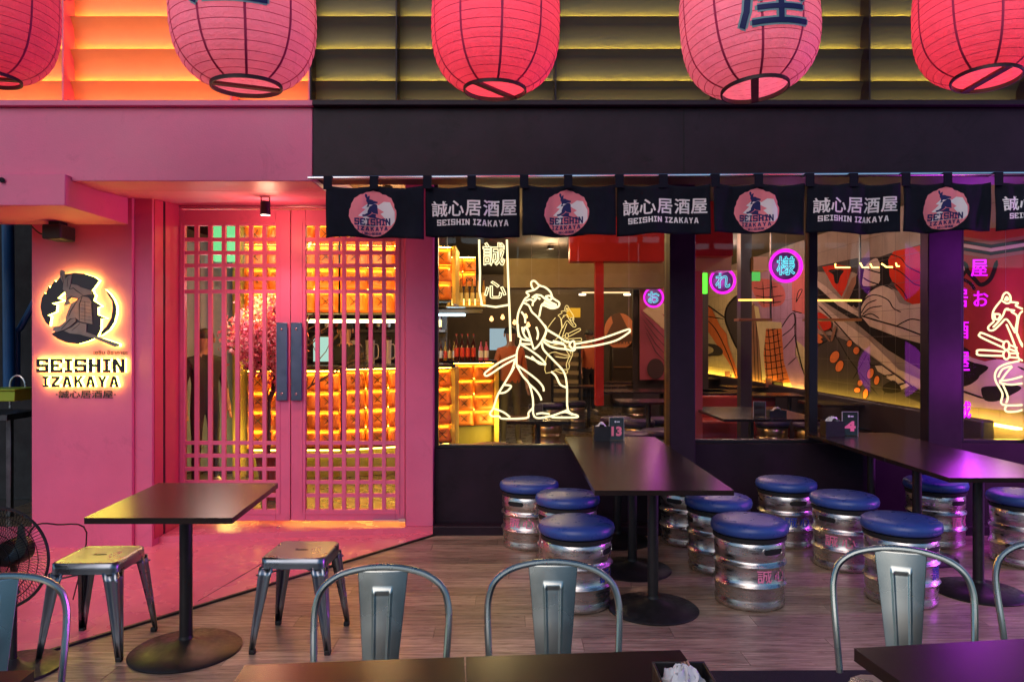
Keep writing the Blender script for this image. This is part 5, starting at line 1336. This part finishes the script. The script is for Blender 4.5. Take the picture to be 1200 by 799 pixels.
for k in range(4): bottle(-.71+k*.072, 9.45, 1.2505, .34, .030, DKB, REDL, REDL, ('first','second','third','fourth')[k]+' red labelled dark bottle from the left on the farther bar counter', 'red labelled bottles on the bar counter')
for k in range(2): bottle(-.40+k*.07, 9.5, 1.2505, .26, .030, mat('pink_bottle', (.5, .1, .2), .2), WHITE, DKB, ('left','right')[k]+' one of two short pink bottles on the farther bar counter', 'pink bottles on the bar counter')
# back bar: shelving, pitchers, screen
t = thing('back_bar', 'dark back bar with shelving behind the quilted counter', 'back bar', (-1.8, 9.8, 0))
b = MB(); b.box(-3.0, -.9, 10.2, 10.3, 0, 3.0); b.build('back_panel', mat('backbar_dark', (.035, .03, .035), .5), t)
for z in (1.25, 1.62, 1.95): b = MB(); b.box(-3.0, -.9, 9.9, 10.19, z, z+.03); b.build('shelf_board', mat('backbar_shelf', (.06, .05, .05), .4), t)
b = MB(); b.box(-1.25, -.62, 9.72, 9.76, 1.83, 1.86); b.build('light_tube', emat('cool_tube', (.55, .85, 1), 7), t)
lamp('tube_light', 'AREA', (-1.0, 9.7, 1.8), 5, (.7, .9, 1), .5, t, to=(-1.0, 9.9, 1.2))
b = MB(); b.box(-1.30, -.4, 9.8, 10.1, 1.87, 1.92); b.build('hood', mat('backbar_shelf', (.06, .05, .05), .4), t)
for k in range(5):
    x = -2.0+k*.21
    t = thing('pitcher', ('first','second','third','fourth','fifth')[k]+' white pitcher from the left behind the right lattice door', 'pitcher', (x, 9.3, 1.2), 'white pitchers behind the bar')
    b = MB(); b.lathe([(.045, 0), (.055, .02), (.06, .30), (.062, .31)], 14, c=(x, 9.3, 1.2)); b.build('body', mat('pitcher_white', (.55, .48, .52), .4), t)
    b = MB(); b.tube(smoothline([(x+.055, 9.3, 1.46), (x+.10, 9.3, 1.44), (x+.10, 9.3, 1.30), (x+.052, 9.3, 1.27)], 3), .008, 6); b.build('handle', mat('pitcher_white', (.55, .48, .52), .4), t)
    b = MB(); b.lathe([(.05, .312), (.05, .34), (.02, .36)], 14, c=(x, 9.3, 1.2)); b.build('lid', DKB, t)
for k in range(14):
    x = -2.8+k*.14; bottle(x, 10.02, 1.6505, .28, .028, DKB, (REDL, CREAM, WHITE)[k % 3], DKB, 'dark spirit bottle on the back bar shelf', 'spirit bottles on the back bar')
for k in range(10):
    x = -1.28+k*.058; bottle(x, 9.66+.02*(k % 2), 1.2405, .27, .024, (DKB, AMB)[k % 2], (WHITE, REDL, CREAM)[k % 3], DKB, 'small bottle under the bright tube light behind the bar', 'bottles under the tube light')
t = thing('screen', 'pale green lit till screen behind the bar, seen through the right door', 'screen', (-2.0, 8.3, 1.24))
b = MB(); b.box(-2.24, -2.03, 8.28, 8.31, 1.25, 1.56); b.build('housing', BLACKM, t, bevel=.004)
b = MB(); b.box(-2.23, -2.04, 8.276, 8.2795, 1.27, 1.545); b.build('display', emat('till_screen', (.45, .75, .62), .75), t)
# curtain, yellow pillar, green lamp box behind the left door
t = thing('curtain', 'grey blue pleated curtain behind the left lattice door', 'curtain', (-3.4, 8.4, 0))
b = MB(); vs = []; fs = []; n = 80
for i in range(n+1):
    u = i/n; x = -4.35+1.35*u; y_ = 8.4+.05*sin(u*60)+.02*sin(u*23+1)
    vs += [(x, y_, .02), (x, y_, 2.62)]
for i in range(n): fs.append((2*i, 2*i+2, 2*i+3, 2*i+1))
b.add(vs, fs, 0, True); b.build('fabric', mat('curtain_fabric', (.32, .36, .52), .85, noise=.1), t, auto=180)
b = MB(); b.lathe([(.085, 0), (.085, 3.0)], 20, c=(-3.02, 8.2, 0)); tag(b.build('round_column', mat('yellow_column', (.55, .42, .09), .6), None, origin=Vector((-3.02, 8.2, 0))), 'round yellow lit column behind the left lattice door', 'column')
lamp('column_light', 'POINT', (-3.2, 7.9, .4), 5, (1, .75, .15), .1)
bpy.data.objects['column_light'].parent = bpy.data.objects['round_column']; bpy.data.objects['column_light'].location = (-.02, -.35, .4)
t = thing('lamp_box', 'bright green lit box high behind the left lattice door', 'light box', (-3.3, 8.0, 2.5))
b = MB(); b.box(X(250, 8), X(276, 8), 8.0, 8.08, Z(306, 8), Z(262, 8)); b.build('housing', emat('green_box', (.20, .80, .30), .75), t)

# cherry blossom tree in a pot
t = thing('cherry_tree', 'artificial pink cherry blossom tree in a pot behind the left lattice door', 'tree', (-2.28, 7.0, 0))
rr = random.Random(11); BARK = mat('dark_bark', (.05, .025, .02), .8, noise=.3, bump=.5, bscale=20)
b = MB(); ends = []
def grow(p, d_, ln, r, dep):
    q = p+d_*ln; b.tube([p, (p+q)/2+Vector((rr.uniform(-.02, .02), rr.uniform(-.02, .02), 0)), q], r, 6, rs=[r, r*.85, r*.7])
    if dep == 0: ends.append((p, q)); return
    if dep < 3: ends.append((p, q))
    for _ in range(3 if dep > 1 else 2):
        nd = (d_+Vector((rr.uniform(-.75, .75), rr.uniform(-.5, .5), rr.uniform(-.15, .5)))).normalized(); grow(q, nd, ln*rr.uniform(.62, .85), r*.62, dep-1)
grow(Vector((-2.32, 7.0, .42)), Vector((.02, 0, 1)), .50, .028, 4); grow(Vector((-2.22, 7.03, .42)), Vector((.12, 0, 1)).normalized(), .42, .02, 4)
b.build('trunk', BARK, t)
for nm, mtl, cnt in (('crown', mat('blossom_pink', (.80, .15, .26), .7, noise=.2, nscale=30), 5200), ('crown', mat('blossom_pale', (.85, .45, .48), .7, noise=.1, nscale=30), 2400)):
    b = MB()
    for k in range(cnt):
        p, q = rr.choice(ends); f = rr.random(); c = p+(q-p)*f+Vector((rr.gauss(0, .05), rr.gauss(0, .05), rr.gauss(0, .06)))
        if c.z < .85 or c.x < -2.78 or c.x > -2.05: continue
        nrm = Vector((rr.uniform(-1, 1), rr.uniform(-1, .3), rr.uniform(-1, 1))).normalized(); u = nrm.orthogonal().normalized(); v = nrm.cross(u); s = rr.uniform(.016, .028)
        vs = [c+nrm*s*.3]+[c+u*cos(2*pi*i/10+k)*s*(1 if i % 2 else .45)+v*sin(2*pi*i/10+k)*s*(1 if i % 2 else .45) for i in range(10)]
        b.add(vs, [(0, 1+i, 1+(i+1) % 10) for i in range(10)])
    o = b.build(nm, mtl, t)
b = MB(); b.lathe([(.10, .12), (.15, .40), (.165, .42), (.14, .42), (.13, .38)], 20, c=(-2.28, 7.0, 0)); b.box(-2.36, -2.2, 6.93, 7.08, 0, .12); b.build('pot', mat('red_pot', (.30, .03, .03), .4), t)
for k, (x, z) in enumerate(((-2.55, 1.72), (-2.32, 1.55), (-2.12, 1.45), (-2.42, 1.25), (-2.18, 1.82))):
    b = MB(); Mx = Matrix.Translation((x, 6.86, z)) @ Matrix.Rotation(.3*(-1)**k, 4, 'Y'); b.box(-.035, .035, 0, .002, -.07, .07, M=Mx); b.build('paper_tag', mat('paper_tag', (.75, .45, .42), .7), t)

lamp('tree_fill', 'POINT', (-2.55, 6.40, 1.9), 12, (1, .72, .62), .15, t)  # lamp added in front of the tree to brighten the blossoms
# ------------------------------------------------------------------ beams, columns, back wall things
t = thing('red_beam', 'red painted steel beam and post across the dining room behind the neon sword', 'beam', (1.0, 9.2, 0))
b = MB(); b.box(X(668, 9), X(779, 9), 9.0, 9.25, Z(306, 9), 3.015); b.build('beam', REDP, t)
b = MB(); b.box(X(697.5, 9.1), X(707, 9.1), 9.05, 9.2, Z(475, 9.1), Z(306, 9)-.001); b.build('post', REDP, t)
t = thing('red_beam', 'red beam and pink post seen at the left of the middle window', 'beam', (X(835, 8), 8, 0))
b = MB(); b.box(X(806, 8), X(859, 8), 8.0, 8.2, Z(300, 8), 3.015); b.build('beam', REDP, t)
b = MB(); b.box(X(806, 8), X(864, 8), 8.21, 8.5, Z(317, 8.2), Z(298, 8.2)); b.build('trim', mat('beige_beam', (.45, .26, .17), .6), t)
b = MB(); b.box(X(806, 8), X(825, 8), 8.06, 8.2, 0, Z(318, 8.1)); b.build('post', mat('pink_post', (.55, .10, .15), .5), t)
b = MB(); b.box(X(-150, 10.0), X(778, 10.0), 10.0, 10.4, Z(337, 10), Z(305, 10)); 
b2 = MB(); b2.box(X(590, 10), X(778, 10), 10.0, 10.4, Z(337, 10), Z(303, 10)); tag(b2.build('ceiling_drop', mat('reflected_band', (.30, .24, .13), .7, noise=.1), None, origin=Vector((1, 10, 2.3))), 'pale olive ceiling edge standing in for a reflected band above the neon warrior', 'bulkhead')  # pale reflection of the opposite side, built as a solid beam
b = MB(); b.box(X(868, 9.4), X(881, 9.4), 9.4, 9.55, 0, 3.015); tag(b.build('room_column', mat('column_dark', (.035, .03, .035), .5), None, origin=Vector((X(874, 9.4), 9.4, 0))), 'dark column inside the room between the two larger round neon signs', 'column')
b = MB(); b.box(X(883, 9.3), X(900, 9.3), 9.3, 9.5, Z(317, 9.3), Z(301, 9.3)); tag(b.build('ceiling_drop', mat('beige_beam', (.45, .26, .17), .6), None, origin=Vector((X(890, 9.3), 9.3, 2.4))), 'short beige ceiling beam beside the dark inner column', 'bulkhead')
b = MB(); b.box(X(823, 9.2), X(829, 9.2), 9.2, 9.25, Z(344, 9.2), Z(317, 9.2)); tag(b.build('green_light', emat('green_strip', (.12, 1, .05), 1.3), None, origin=Vector((X(826, 9.2), 9.2, 2.2))), 'short vertical bright green light strip beside the middle round neon sign', 'light')
b = MB(); b.box(X(879, 9.8), X(891, 9.8), 9.8, 9.85, Z(329, 9.8), Z(318, 9.8)); tag(b.build('green_light', emat('green_sq', (.10, .5, .10), .8), None, origin=Vector((X(885, 9.8), 9.8, 2.3))), 'small square green light right of the dark inner column', 'light')
# track lights
t = thing('track_light', 'pair of long thin warm ceiling track lights behind the neon sword', 'track light', (1.1, 10.6, 2.2))
b = MB(); b.box(X(682, 10.6), X(738, 10.6), 10.6, 10.64, Z(343.5, 10.6), Z(342, 10.6)); b.build('rail', emat('rail_glow', (1, .62, .30), 1.2), t)
for px in (682.5, 735, 716): b = MB(); b.lathe([(.05, 0), (.05, .02)], 12, c=(X(px, 10.6), 10.6, Z(346 if px != 716 else 338, 10.6))); b.build('lamp_head', emat('head_glow', (1, .85, .6), 4), t)
t = thing('ledge_light', 'zigzag row of thin yellow light strips high on the mural', 'light', (4.2, 8.4, 2.3))
for pa, pb, pc in (((979, 309), (979, 313.5), (996, 313.5)), ((1008, 308), (1011, 313.5), (1018, 313.5)), ((1020, 309), (1022, 313.5), (1030, 313.5)), ((1033, 309), (1039, 313), (1046, 313)), ((1050, 308), (1051, 312), (1054, 312))):
    b = MB(); b.tube([P(*pa, 8.3), P(*pb, 8.3), P(*pc, 8.3)], .008, 5); b.build('light_strip', emat('zig_glow', (1, .66, .12), 5), t)
for (a_, b_, c_, nm) in ((866, 905, 351.5, 'left'), (948, 1010, 352, 'right')):
    t = thing('hanging_shelf', 'hanging glowing shelf rail in front of the mural' + (' beside the dark inner column' if nm == 'left' else ' right of the window mullion'), 'shelf', (X(a_, 8.8), 8.8, 1.9))
    b = MB(); b.box(X(a_, 8.8), X(b_, 8.8), 8.8, 8.83, Z(c_+1, 8.8), Z(c_-1, 8.8)); b.build('glow_rail', emat('rail_orange', (1, .50, .08), 2.6), t)
    b = MB(); b.box(X(a_, 8.8), X(b_, 8.8), 8.8, 9.0, Z(376, 8.8), Z(373, 8.8)); b.build('board', mat('shelf_brown', (.25, .10, .04), .5), t)
    b = MB(); b.box(X(b_-1, 8.8), X(b_, 8.8), 8.82, 8.86, Z(373, 8.8), 3.0); b.build('rod', BLACKM, t)
b = MB(); b.box(X(742, 13.2), X(830, 13.2), 13.2, 13.3, 0, 3.015); tag(b.build('partition', mat('partition_dark', (.03, .02, .025), .6), None, origin=Vector((X(742, 13.2), 13.2, 0))), 'dark partition behind the rose coloured wall panel', 'partition')
# wall pieces on the back wall
YB = 16.88; 
t = thing('wall_poster', 'yellow poster on the olive back wall beside the small reflected neon warrior', 'poster', (X(681, YB), YB, 2)); b = MB(); b.box(X(664, YB), X(680, YB), YB-.02, YB, Z(372, YB), Z(361, YB)); b.build('sheet', mat('poster_yellow', (.75, .50, .03), .6, emit=(1, .6, .05), estr=.15), t)
t = thing('round_wall_logo', 'orange round emblem on the back wall behind the neon sword tip', 'emblem', P(726, 388, YB-.1))
TB = atpx(YB-.1)
b = MB(); b.prism([circ(726, 388, 18, 21, 32)], 0, .02, TB); b.build('disc', mat('logo_orange', (.55, .16, .06), .6, emit=(1, .3, .1), estr=.05), t)
b = MB(); b.prism([[(708, 397), (718, 378), (716, 370), (726, 366), (733, 380), (741, 396), (741, 400), (708, 402)]], .021, .03, TB)
for c_, lp in letters('SEISHIN', 712, 740, 397, 392): b.prism(lp, .032, .036, TB)
for c_, lp in letters('IZAKAYA', 714, 738, 403, 399, .3): b.prism(lp, .021, .036, TB)
b.build('emblem_print', mat('logo_brown', (.14, .06, .035), .7), t)
t = thing('notice_board', 'dark framed glass cabinet on the back wall right of the red post', 'cabinet', (X(735, YB), YB-.3, 1))
b = MB(); b.box(X(715, YB), X(770, YB), YB-.3, YB-.01, .1, 1.35); b.build('body', mat('cab_dark', (.04, .025, .02), .4), t, bevel=.02)
for zz in (.5, .9): b = MB(); b.box(X(717, YB), X(768, YB), YB-.33, YB-.301, zz, zz+.03); b.build('shelf_edge', mat('cab_edge', (.20, .10, .05), .4), t)
t = thing('shelving_rack', 'metal rack with stacked trays beside the small reflected neon warrior at the back', 'rack', (X(665, 14), 14, 0))
for k in range(7): b = MB(); b.box(X(648, 14), X(678, 14), 14, 14.4, .35+k*.17, .42+k*.17); b.build('tray', mat('tray_beige', (.42, .32, .14), .5), t)
for px in (647, 679): b = MB(); b.box(X(px, 14), X(px, 14)+.03, 14, 14.4, 0, 1.55); b.build('upright', BLACKM, t)
for k, px in enumerate((576, 589, 603, 616, 619)):
    b = MB(); c = P(px, (374, 372, 378, 371, 381)[k], 12); b.lathe([(.001, -.04), (.03, -.02), (.035, 0), (.02, .03), (.012, .05)], 12, c=c)
    t = tag(b.build('pendant_bulb', emat('bulb_glow', (1, .42, .14), 3.0), None, origin=c), ('first','second','third','fourth','fifth')[k]+' small orange pendant bulb from the left behind the neon pole', 'bulb', 'orange pendant bulbs behind the neon pole')
b = MB(); b.box(X(574, 15), X(600, 15), 14.9, 15.0, Z(410, 15), Z(385, 15)); tag(b.build('menu_screen', emat('cool_screen', (.45, .62, .68), .55), None, origin=P(620, 400, 15)), 'pale bluish lit menu screen at the back left of the room', 'screen')
for px, py in ((741, 321),): 
    t = thing('wall_mural_panel', 'brown cloud painting panel above the track lights', 'painting', P(735, 321, 12.6)); TP = atpx(12.6)
    b = MB(); b.box(X(705, 12.6), X(778, 12.6), 12.61, 12.66, Z(337, 12.6), Z(306, 12.6)); b.build('panel', mat('panel_pale', (.42, .34, .28), .7), t)
    b = MB(); b.prism([[tuple(v) for v in smoothline([(706, 322), (718, 324), (722, 314), (738, 312), (752, 317), (766, 315), (772, 326), (764, 334), (745, 333), (730, 332), (724, 326), (712, 327)], 3, closed=True)]], .0, .01, TP); b.build('painted_cloud', mat('cloud_brown', (.25, .12, .07), .7, noise=.4, nscale=5), t)
t = thing('red_wall_panel', 'dark pink patterned wall panel behind the farthest round neon sign', 'painting', P(765, 380, 13)); TP = atpx(13)
b = MB(); b.box(X(750, 13), X(800, 13), 13.01, 13.06, Z(445, 13), Z(337, 13)); b.build('panel', mat('panel_rose', (.30, .05, .09), .6), t)
b = MB(); b.prism([[(753, 364), (764, 356), (785, 378), (785, 392)]], 0, .01, TP); b.prism([[(758, 360), (768, 352), (785, 358), (785, 372)]], .012, .02, TP); b.build('painted_shape', mat('panel_cream', (.45, .32, .20), .6), t)
b = MB()
for k in range(4): b.prism([ribbon([(751+k*2, 366+k*8), (768, 385+k*9), (784, 402+k*9)], .9)], .021, .025, TP)
b.prism([circ(768, 432, 10, 12, 20)], .022, .026, TP); b.build('painted_line', mat('panel_dark', (.04, .015, .02), .7), t)

# interior tables, kegs, cards
itab = [((630, 500), 7.15, .6, .55, 'inner table right behind the left window, below the neon feet'), ((690, 452), 12.4, 1.2, .6, 'inner table between the neon warrior and the red post'), ((760, 470), 9.3, .8, .6, 'small inner table just behind the number thirteen card'), ((775, 455), 11.2, 1.9, .7, 'long inner table with purple glare behind table thirteen'), ((750, 446), 13.6, 1.6, .7, 'farther inner table under the red post'),
        ((880, 482), 7.75, .95, 1.35, 'inner table with a clear number stand in the middle window'), ((845, 457), 11.0, .9, .8, 'small inner table left of the dark inner column'), ((852, 436), 15, 1.1, .7, 'far inner table by the orange mural'), ((905, 446), 12.2, 1.6, .6, 'far inner table right of the dark inner column'),
        ((925, 458), 10.4, 1.2, .6, 'inner table below the purple mural tentacle'), ((1000, 453), 11.3, 1.4, .6, 'inner table with card below the red lozenges'), ((1020, 468), 9.0, 1.5, .7, 'large dark inner table behind the number four card'), ((1170, 478), 7.9, 1.2, .6, 'inner table below the right neon warrior')]
for (px, py), Yq, wd, dp, lb in itab:
    x = X(px, Yq); pedestal_table('inner_table', lb, [(x-wd/2, Yq-dp/2), (x+wd/2, Yq-dp/2), (x+wd/2, Yq+dp/2), (x-wd/2, Yq+dp/2)], .75, group='tables inside the dining room', simple=True, z0=0)
card(883, 897, 470.5, 490, 7.25, None, 'clear stand with a copper card on the inner table of the middle window', None, True)
napkins(902, 922, 481, 7.3, .1, 'black napkin box on the inner table of the middle window')
card(620, 636, 474, 492, 7.0, None, 'clear card stand on the inner table below the neon feet', None, True)
for px, Yq, nm in ((853, 14.9, 'far table by the orange mural'), (901, 12.1, 'table right of the dark inner column'), (988, 11.3, 'table below the red lozenges')):
    x = X(px, Yq); b = MB(); b.box(x-.12, x-.02, Yq-.2, Yq-.19, .751, .90); tag(b.build('menu_card', mat('card_copper', (.25, .10, .07), .5), None, origin=Vector((x, Yq-.2, .751))), 'small menu card on the '+nm, 'card')
    b = MB(); b.box(x+.01, x+.26, Yq-.2, Yq-.05, .751, .83); b.box(x+.03, x+.24, Yq-.19, Yq-.06, .8305, .84); tag(b.build('napkin_box', BLACKM, None, origin=Vector((x, Yq-.15, .751))), 'low black napkin box on the '+nm, 'napkin box')
ik = make_keg(None, 0, 0, 'keg_stool', PURC, True)
spots = [((575, 515), 7.35, 'purple cushioned keg stool just inside the left window'), ((645, 0), 12.2, 'keg stool with purple cushion just right of the left neon foot, far back'), ((672, 0), 12.6, 'keg stool with purple cushion far back under the small reflected neon warrior'), ((742, 0), 12.6, 'keg stool with purple cushion under the red post, far back'), ((722, 0), 10.0, 'keg stool with purple cushion left of the red post base'), ((748, 0), 9.6, 'keg stool with purple cushion beyond table thirteen, middle of three'), ((775, 0), 9.9, 'keg stool with purple cushion beyond table thirteen, right of three'), ((772, 0), 8.6, 'keg stool with purple cushion behind the first pillar edge'), ((738, 0), 8.3, 'keg stool with purple cushion right behind the number thirteen card'), ((842, 0), 7.2, 'keg stool with purple cushion under the left end of the inner card table'), ((822, 0), 6.85, 'keg stool with purple cushion left front under the inner card table'), ((935, 0), 7.0, 'keg stool with purple cushion right front under the inner card table'), ((912, 0), 6.9, 'keg stool with purple cushion under the right end of the inner card table'), ((860, 0), 10.2, 'keg stool with purple cushion behind the red booth edge'), ((905, 0), 9.6, 'keg stool with purple cushion right of the dark inner column'), ((950, 0), 9.4, 'keg stool with purple cushion below the window mullion'), ((990, 0), 10.4, 'keg stool with purple cushion under the table below the red lozenges'), ((1030, 0), 7.9, 'keg stool with purple cushion behind the number four card, right'), ((995, 0), 8.2, 'keg stool with purple cushion behind the number four card, left'), ((1140, 0), 7.2, 'keg stool with purple cushion behind the purple pillar, right window'), ((640, 0), 9.9, 'keg stool with purple cushion behind the neon warrior feet')]
first = True
for (px, _), Yq, lb in spots:
    o = ik if first else dup(ik); first = False
    o.location = (X(px, Yq), Yq, 0); o.rotation_euler = (0, 0, px*.7); o['label'] = lb or 'keg stool with purple cushion inside the dining room'; o['group'] = 'purple keg stools inside the dining room'
ik['group'] = 'keg stool just inside the left window'

# red booth in the middle window
t = thing('red_booth', 'low red upholstered booth seat inside the middle window', 'booth', (X(850, 10), 10, 0))
b = MB(); b.box(X(812, 10), X(925, 10), 9.95, 10.5, 0, .42); b.build('seat', RUPH, t, bevel=.03, seg=2)
b = MB(); b.box(X(812, 10), X(925, 10), 10.5, 10.62, 0, .72); b.build('backrest', RUPH, t, bevel=.03, seg=2)

# room lights: ceiling spots
for k, (x, y, e, c) in enumerate(((-2.6, 7.2, 10, (1, .62, .25)), (-1.2, 7.1, 10, (1, .62, .25)), (-.2, 8.6, 14, (1, .72, .30)), (.6, 11.5, 16, (1, .70, .34)), (2.3, 10.2, 22, (1, .52, .35)), (3.3, 8.0, 8, (1, .78, .68)), (3.3, 11.5, 12, (1, .76, .60)), (.6, 15.5, 20, (1, .72, .30)), (2.4, 14.5, 22, (1, .60, .36)))):
    t = thing('ceiling_spot', 'round ceiling spotlight of the dining room, above the picture', 'ceiling light', (x, y, 2.98), 'ceiling spotlights of the dining room')
    b = MB(); b.lathe([(.05, 0), (.055, -.06), (.045, -.06)], 14, c=(x, y, 2.99), capt=False); b.build('housing', BLACKM, t)
    b = MB(); b.lathe([(.001, -.05), (.045, -.05)], 14, c=(x, y, 2.99), capb=False, capt=True); b.build('bulb', emat('ceiling_bulb', (1, .8, .5), 6), t)
    lamp('spot_light', 'POINT', (x, y, 2.86), e*2.2, c, .08, t)

# ------------------------------------------------------------------ people deep in the room; the orange shirts are reflections built as figures
def person(x, y, rz, shirt, trousers, label, arms, h=1.68, cap=False):
    t = thing('person', label, 'person', (x, y, 0)); k = h/1.75
    J = {'pel': (0, 0, .95), 'sp': (0, 0, 1.15), 'ch': (0, 0, 1.36), 'nk': (0, -.01, 1.49), 'hb': (0, -.02, 1.56), 'hd': (0, -.02, 1.66), 'ht': (0, -.01, 1.73),
         'sl': (-.17, 0, 1.42), 'sr': (.17, 0, 1.42), 'el': arms[0], 'wl': arms[1], 'er': arms[2], 'wr': arms[3],
         'hl': (-.09, 0, .90), 'hr': (.09, 0, .90), 'kl': (-.10, -.02, .50), 'kr': (.11, .0, .50), 'al': (-.11, 0, .09), 'ar': (.13, .02, .09), 'tl': (-.12, -.15, .03), 'tr': (.15, -.13, .03)}
    Rr = {'pel': .13, 'sp': .115, 'ch': .135, 'nk': .052, 'hb': .062, 'hd': .088, 'ht': .06, 'sl': .058, 'sr': .058, 'el': .042, 'wl': .028, 'er': .042, 'wr': .028, 'hl': .085, 'hr': .085, 'kl': .058, 'kr': .058, 'al': .042, 'ar': .042, 'tl': .032, 'tr': .032}
    E_ = [('pel', 'sp'), ('sp', 'ch'), ('ch', 'nk'), ('nk', 'hb'), ('hb', 'hd'), ('hd', 'ht'), ('ch', 'sl'), ('ch', 'sr'), ('sl', 'el'), ('el', 'wl'), ('sr', 'er'), ('er', 'wr'), ('pel', 'hl'), ('pel', 'hr'), ('hl', 'kl'), ('kl', 'al'), ('al', 'tl'), ('hr', 'kr'), ('kr', 'ar'), ('ar', 'tr')]
    # hands: palm + five fingers
    for s_, w_, e_ in (('l', 'wl', 'el'), ('r', 'wr', 'er')):
        W_ = Vector(J[w_]); D_ = (W_-Vector(J[e_])).normalized(); side = D_.orthogonal().normalized()
        J['p'+s_] = tuple(W_+D_*.06); Rr['p'+s_] = .028; E_.append((w_, 'p'+s_))
        for f in range(4):
            a = 'f%s%d' % (s_, f); J[a] = tuple(W_+D_*.11+side*(f-1.5)*.020); J[a+'t'] = tuple(W_+D_*(.165+.008*(1 if f in (1, 2) else 0))+side*(f-1.5)*.021+Vector((0, -.015, 0))); Rr[a] = .009; Rr[a+'t'] = .008
            E_ += [('p'+s_, a), (a, a+'t')]
        a = 't'+s_+'h'; J[a] = tuple(W_+D_*.09+side*.055); Rr[a] = .010; E_.append(('p'+s_, a))
    ks = list(J); me = bpy.data.meshes.new('body'); me.from_pydata([tuple(c*k for c in J[q]) for q in ks], [(ks.index(a), ks.index(c)) for a, c in E_], [])
    o = bpy.data.objects.new('body', me); COL.objects.link(o); o.parent = t
    sk = o.modifiers.new('skin', 'SKIN'); sk.use_smooth_shade = True
    for i, q in enumerate(ks):
        v = me.skin_vertices[0].data[i]; v.radius = (Rr[q]*k*(1.25 if q in ('pel', 'ch', 'sp') else 1), Rr[q]*k*(.85 if q in ('pel', 'ch', 'sp') else 1)); v.use_root = (q == 'pel')
    ss = o.modifiers.new('sub', 'SUBSURF'); ss.levels = 2; ss.render_levels = 2
    SKIN = mat('skin', (.42, .22, .14), .55); HAIR = mat('black_hair', (.01, .008, .007), .6)
    bpy.context.view_layer.update(); dg = bpy.context.evaluated_depsgraph_get(); m2 = bpy.data.meshes.new_from_object(o.evaluated_get(dg)); o.modifiers.clear(); o.data = m2
    m2.materials.clear()
    for m_ in (SKIN, shirt, trousers, mat('shoe', (.5, .45, .4), .5)): m2.materials.append(m_)
    m2.polygons.foreach_set('use_smooth', [True]*len(m2.polygons))
    ela = Vector(J['el'])*k; era = Vector(J['er'])*k
    for p in m2.polygons:
        c = p.center; z = c.z/k
        mi = 0
        if z < .10: mi = 3
        elif z < .97 and abs(c.x) < .19*k: mi = 2
        elif z < 1.475 and abs(c.x) < .26*k and z > 1.10 or (z >= .97 and abs(c.x) < .17*k and z < 1.475): mi = 1
        p.material_index = mi
    b = MB(); hd = Vector(J['hd'])*k
    def sph(c, rx, ry, rz_, z0=-1, mi=0, n=14, m_=10):
        vs = []; fs = []
        for j in range(m_+1):
            ph = math.acos(max(-1, min(1, 1-(1-z0)*j/m_)))
            for i in range(n): a = 2*pi*i/n; vs.append((c[0]+rx*sin(ph)*cos(a), c[1]+ry*sin(ph)*sin(a), c[2]+rz_*cos(ph)))
        for j in range(m_):
            for i in range(n): fs.append((j*n+i, j*n+(i+1) % n, (j+1)*n+(i+1) % n, (j+1)*n+i))
        b.add(vs, fs, mi, True)
    sph(hd+Vector((0, .012, .02)), .098*k, .108*k, .105*k, -.1)
    b.build('hair', HAIR if not cap else mat('cap_black', (.01, .01, .012), .7), t, origin=Vector((0, 0, 0)))
    b = MB()
    for s_ in (-1, 1): sph(hd+Vector((s_*.032, -.088, .0)), .010, .008, .007)
    sph(hd+Vector((0, -.100, -.028)), .012, .016, .020); sph(hd+Vector((0, -.085, -.062)), .024, .010, .006)
    b.build('face', mat('face_features', (.25, .10, .07), .5), t, origin=Vector((0, 0, 0)))
    b = MB()
    for s_ in (-1, 1): sph(hd+Vector((s_*.092, 0, -.01)), .010, .02, .03)
    b.build('ear', SKIN, t, origin=Vector((0, 0, 0)))
    t.rotation_euler = (0, 0, rz)
    return t
A_dn = [(-.23, .02, 1.16), (-.24, -.06, .93), (.23, .02, 1.16), (.24, -.06, .93)]
A_fw = [(-.23, -.03, 1.16), (-.15, -.25, 1.08), (.23, -.03, 1.16), (.14, -.25, 1.10)]
BLK = mat('black_fabric', (.012, .011, .013), .8)
person(X(598, 10.4), 10.4, .3, mat('orange_tshirt', (.55, .13, .04), .8, noise=.1), mat('khaki_trousers', (.10, .08, .06), .8), 'reflected passer-by in an orange shirt and dark trousers, built as a figure behind the neon pole', A_dn)
person(X(404, 8.7), 8.75, -.1, BLK, BLK, 'person in black with a cap working behind the bar, seen through the right door', A_fw, 1.72, True)
person(X(690, 15.2), 15.2, .5, mat('orange_tshirt', (.55, .13, .04), .8, noise=.1), BLK, 'reflected person in an orange shirt, built as a figure far back, left of the red post', A_dn, 1.7)
person(X(240, 7.6), 7.6, .8, BLK, BLK, 'dark clothed person standing behind the left lattice door', A_dn, 1.6)

# ------------------------------------------------------------------ the street side opposite, behind the camera
t = thing('opposite_building', 'dark building across the street, behind the camera, seen only in reflections', 'building', (0, -17, 0))
b = MB(); b.box(-30, 30, -18, -17, -.01, 4.4); b.build('wall', mat('opposite_wall', (.06, .05, .05), .8, noise=.3, nscale=1), t)
b = MB(); b.box(-6, 7, -16.9, -16.7, 3.3, 4.2); b.build('sign_board', mat('opposite_board', (.5, .48, .42), .6), t)
for k in range(9):
    b = MB(); b.box(-14+k*3.2, -12+k*3.2, -16.99, -16.9, .8, 2.8); b.build('window', mat('opposite_window', (.10, .08, .06), .2), t)
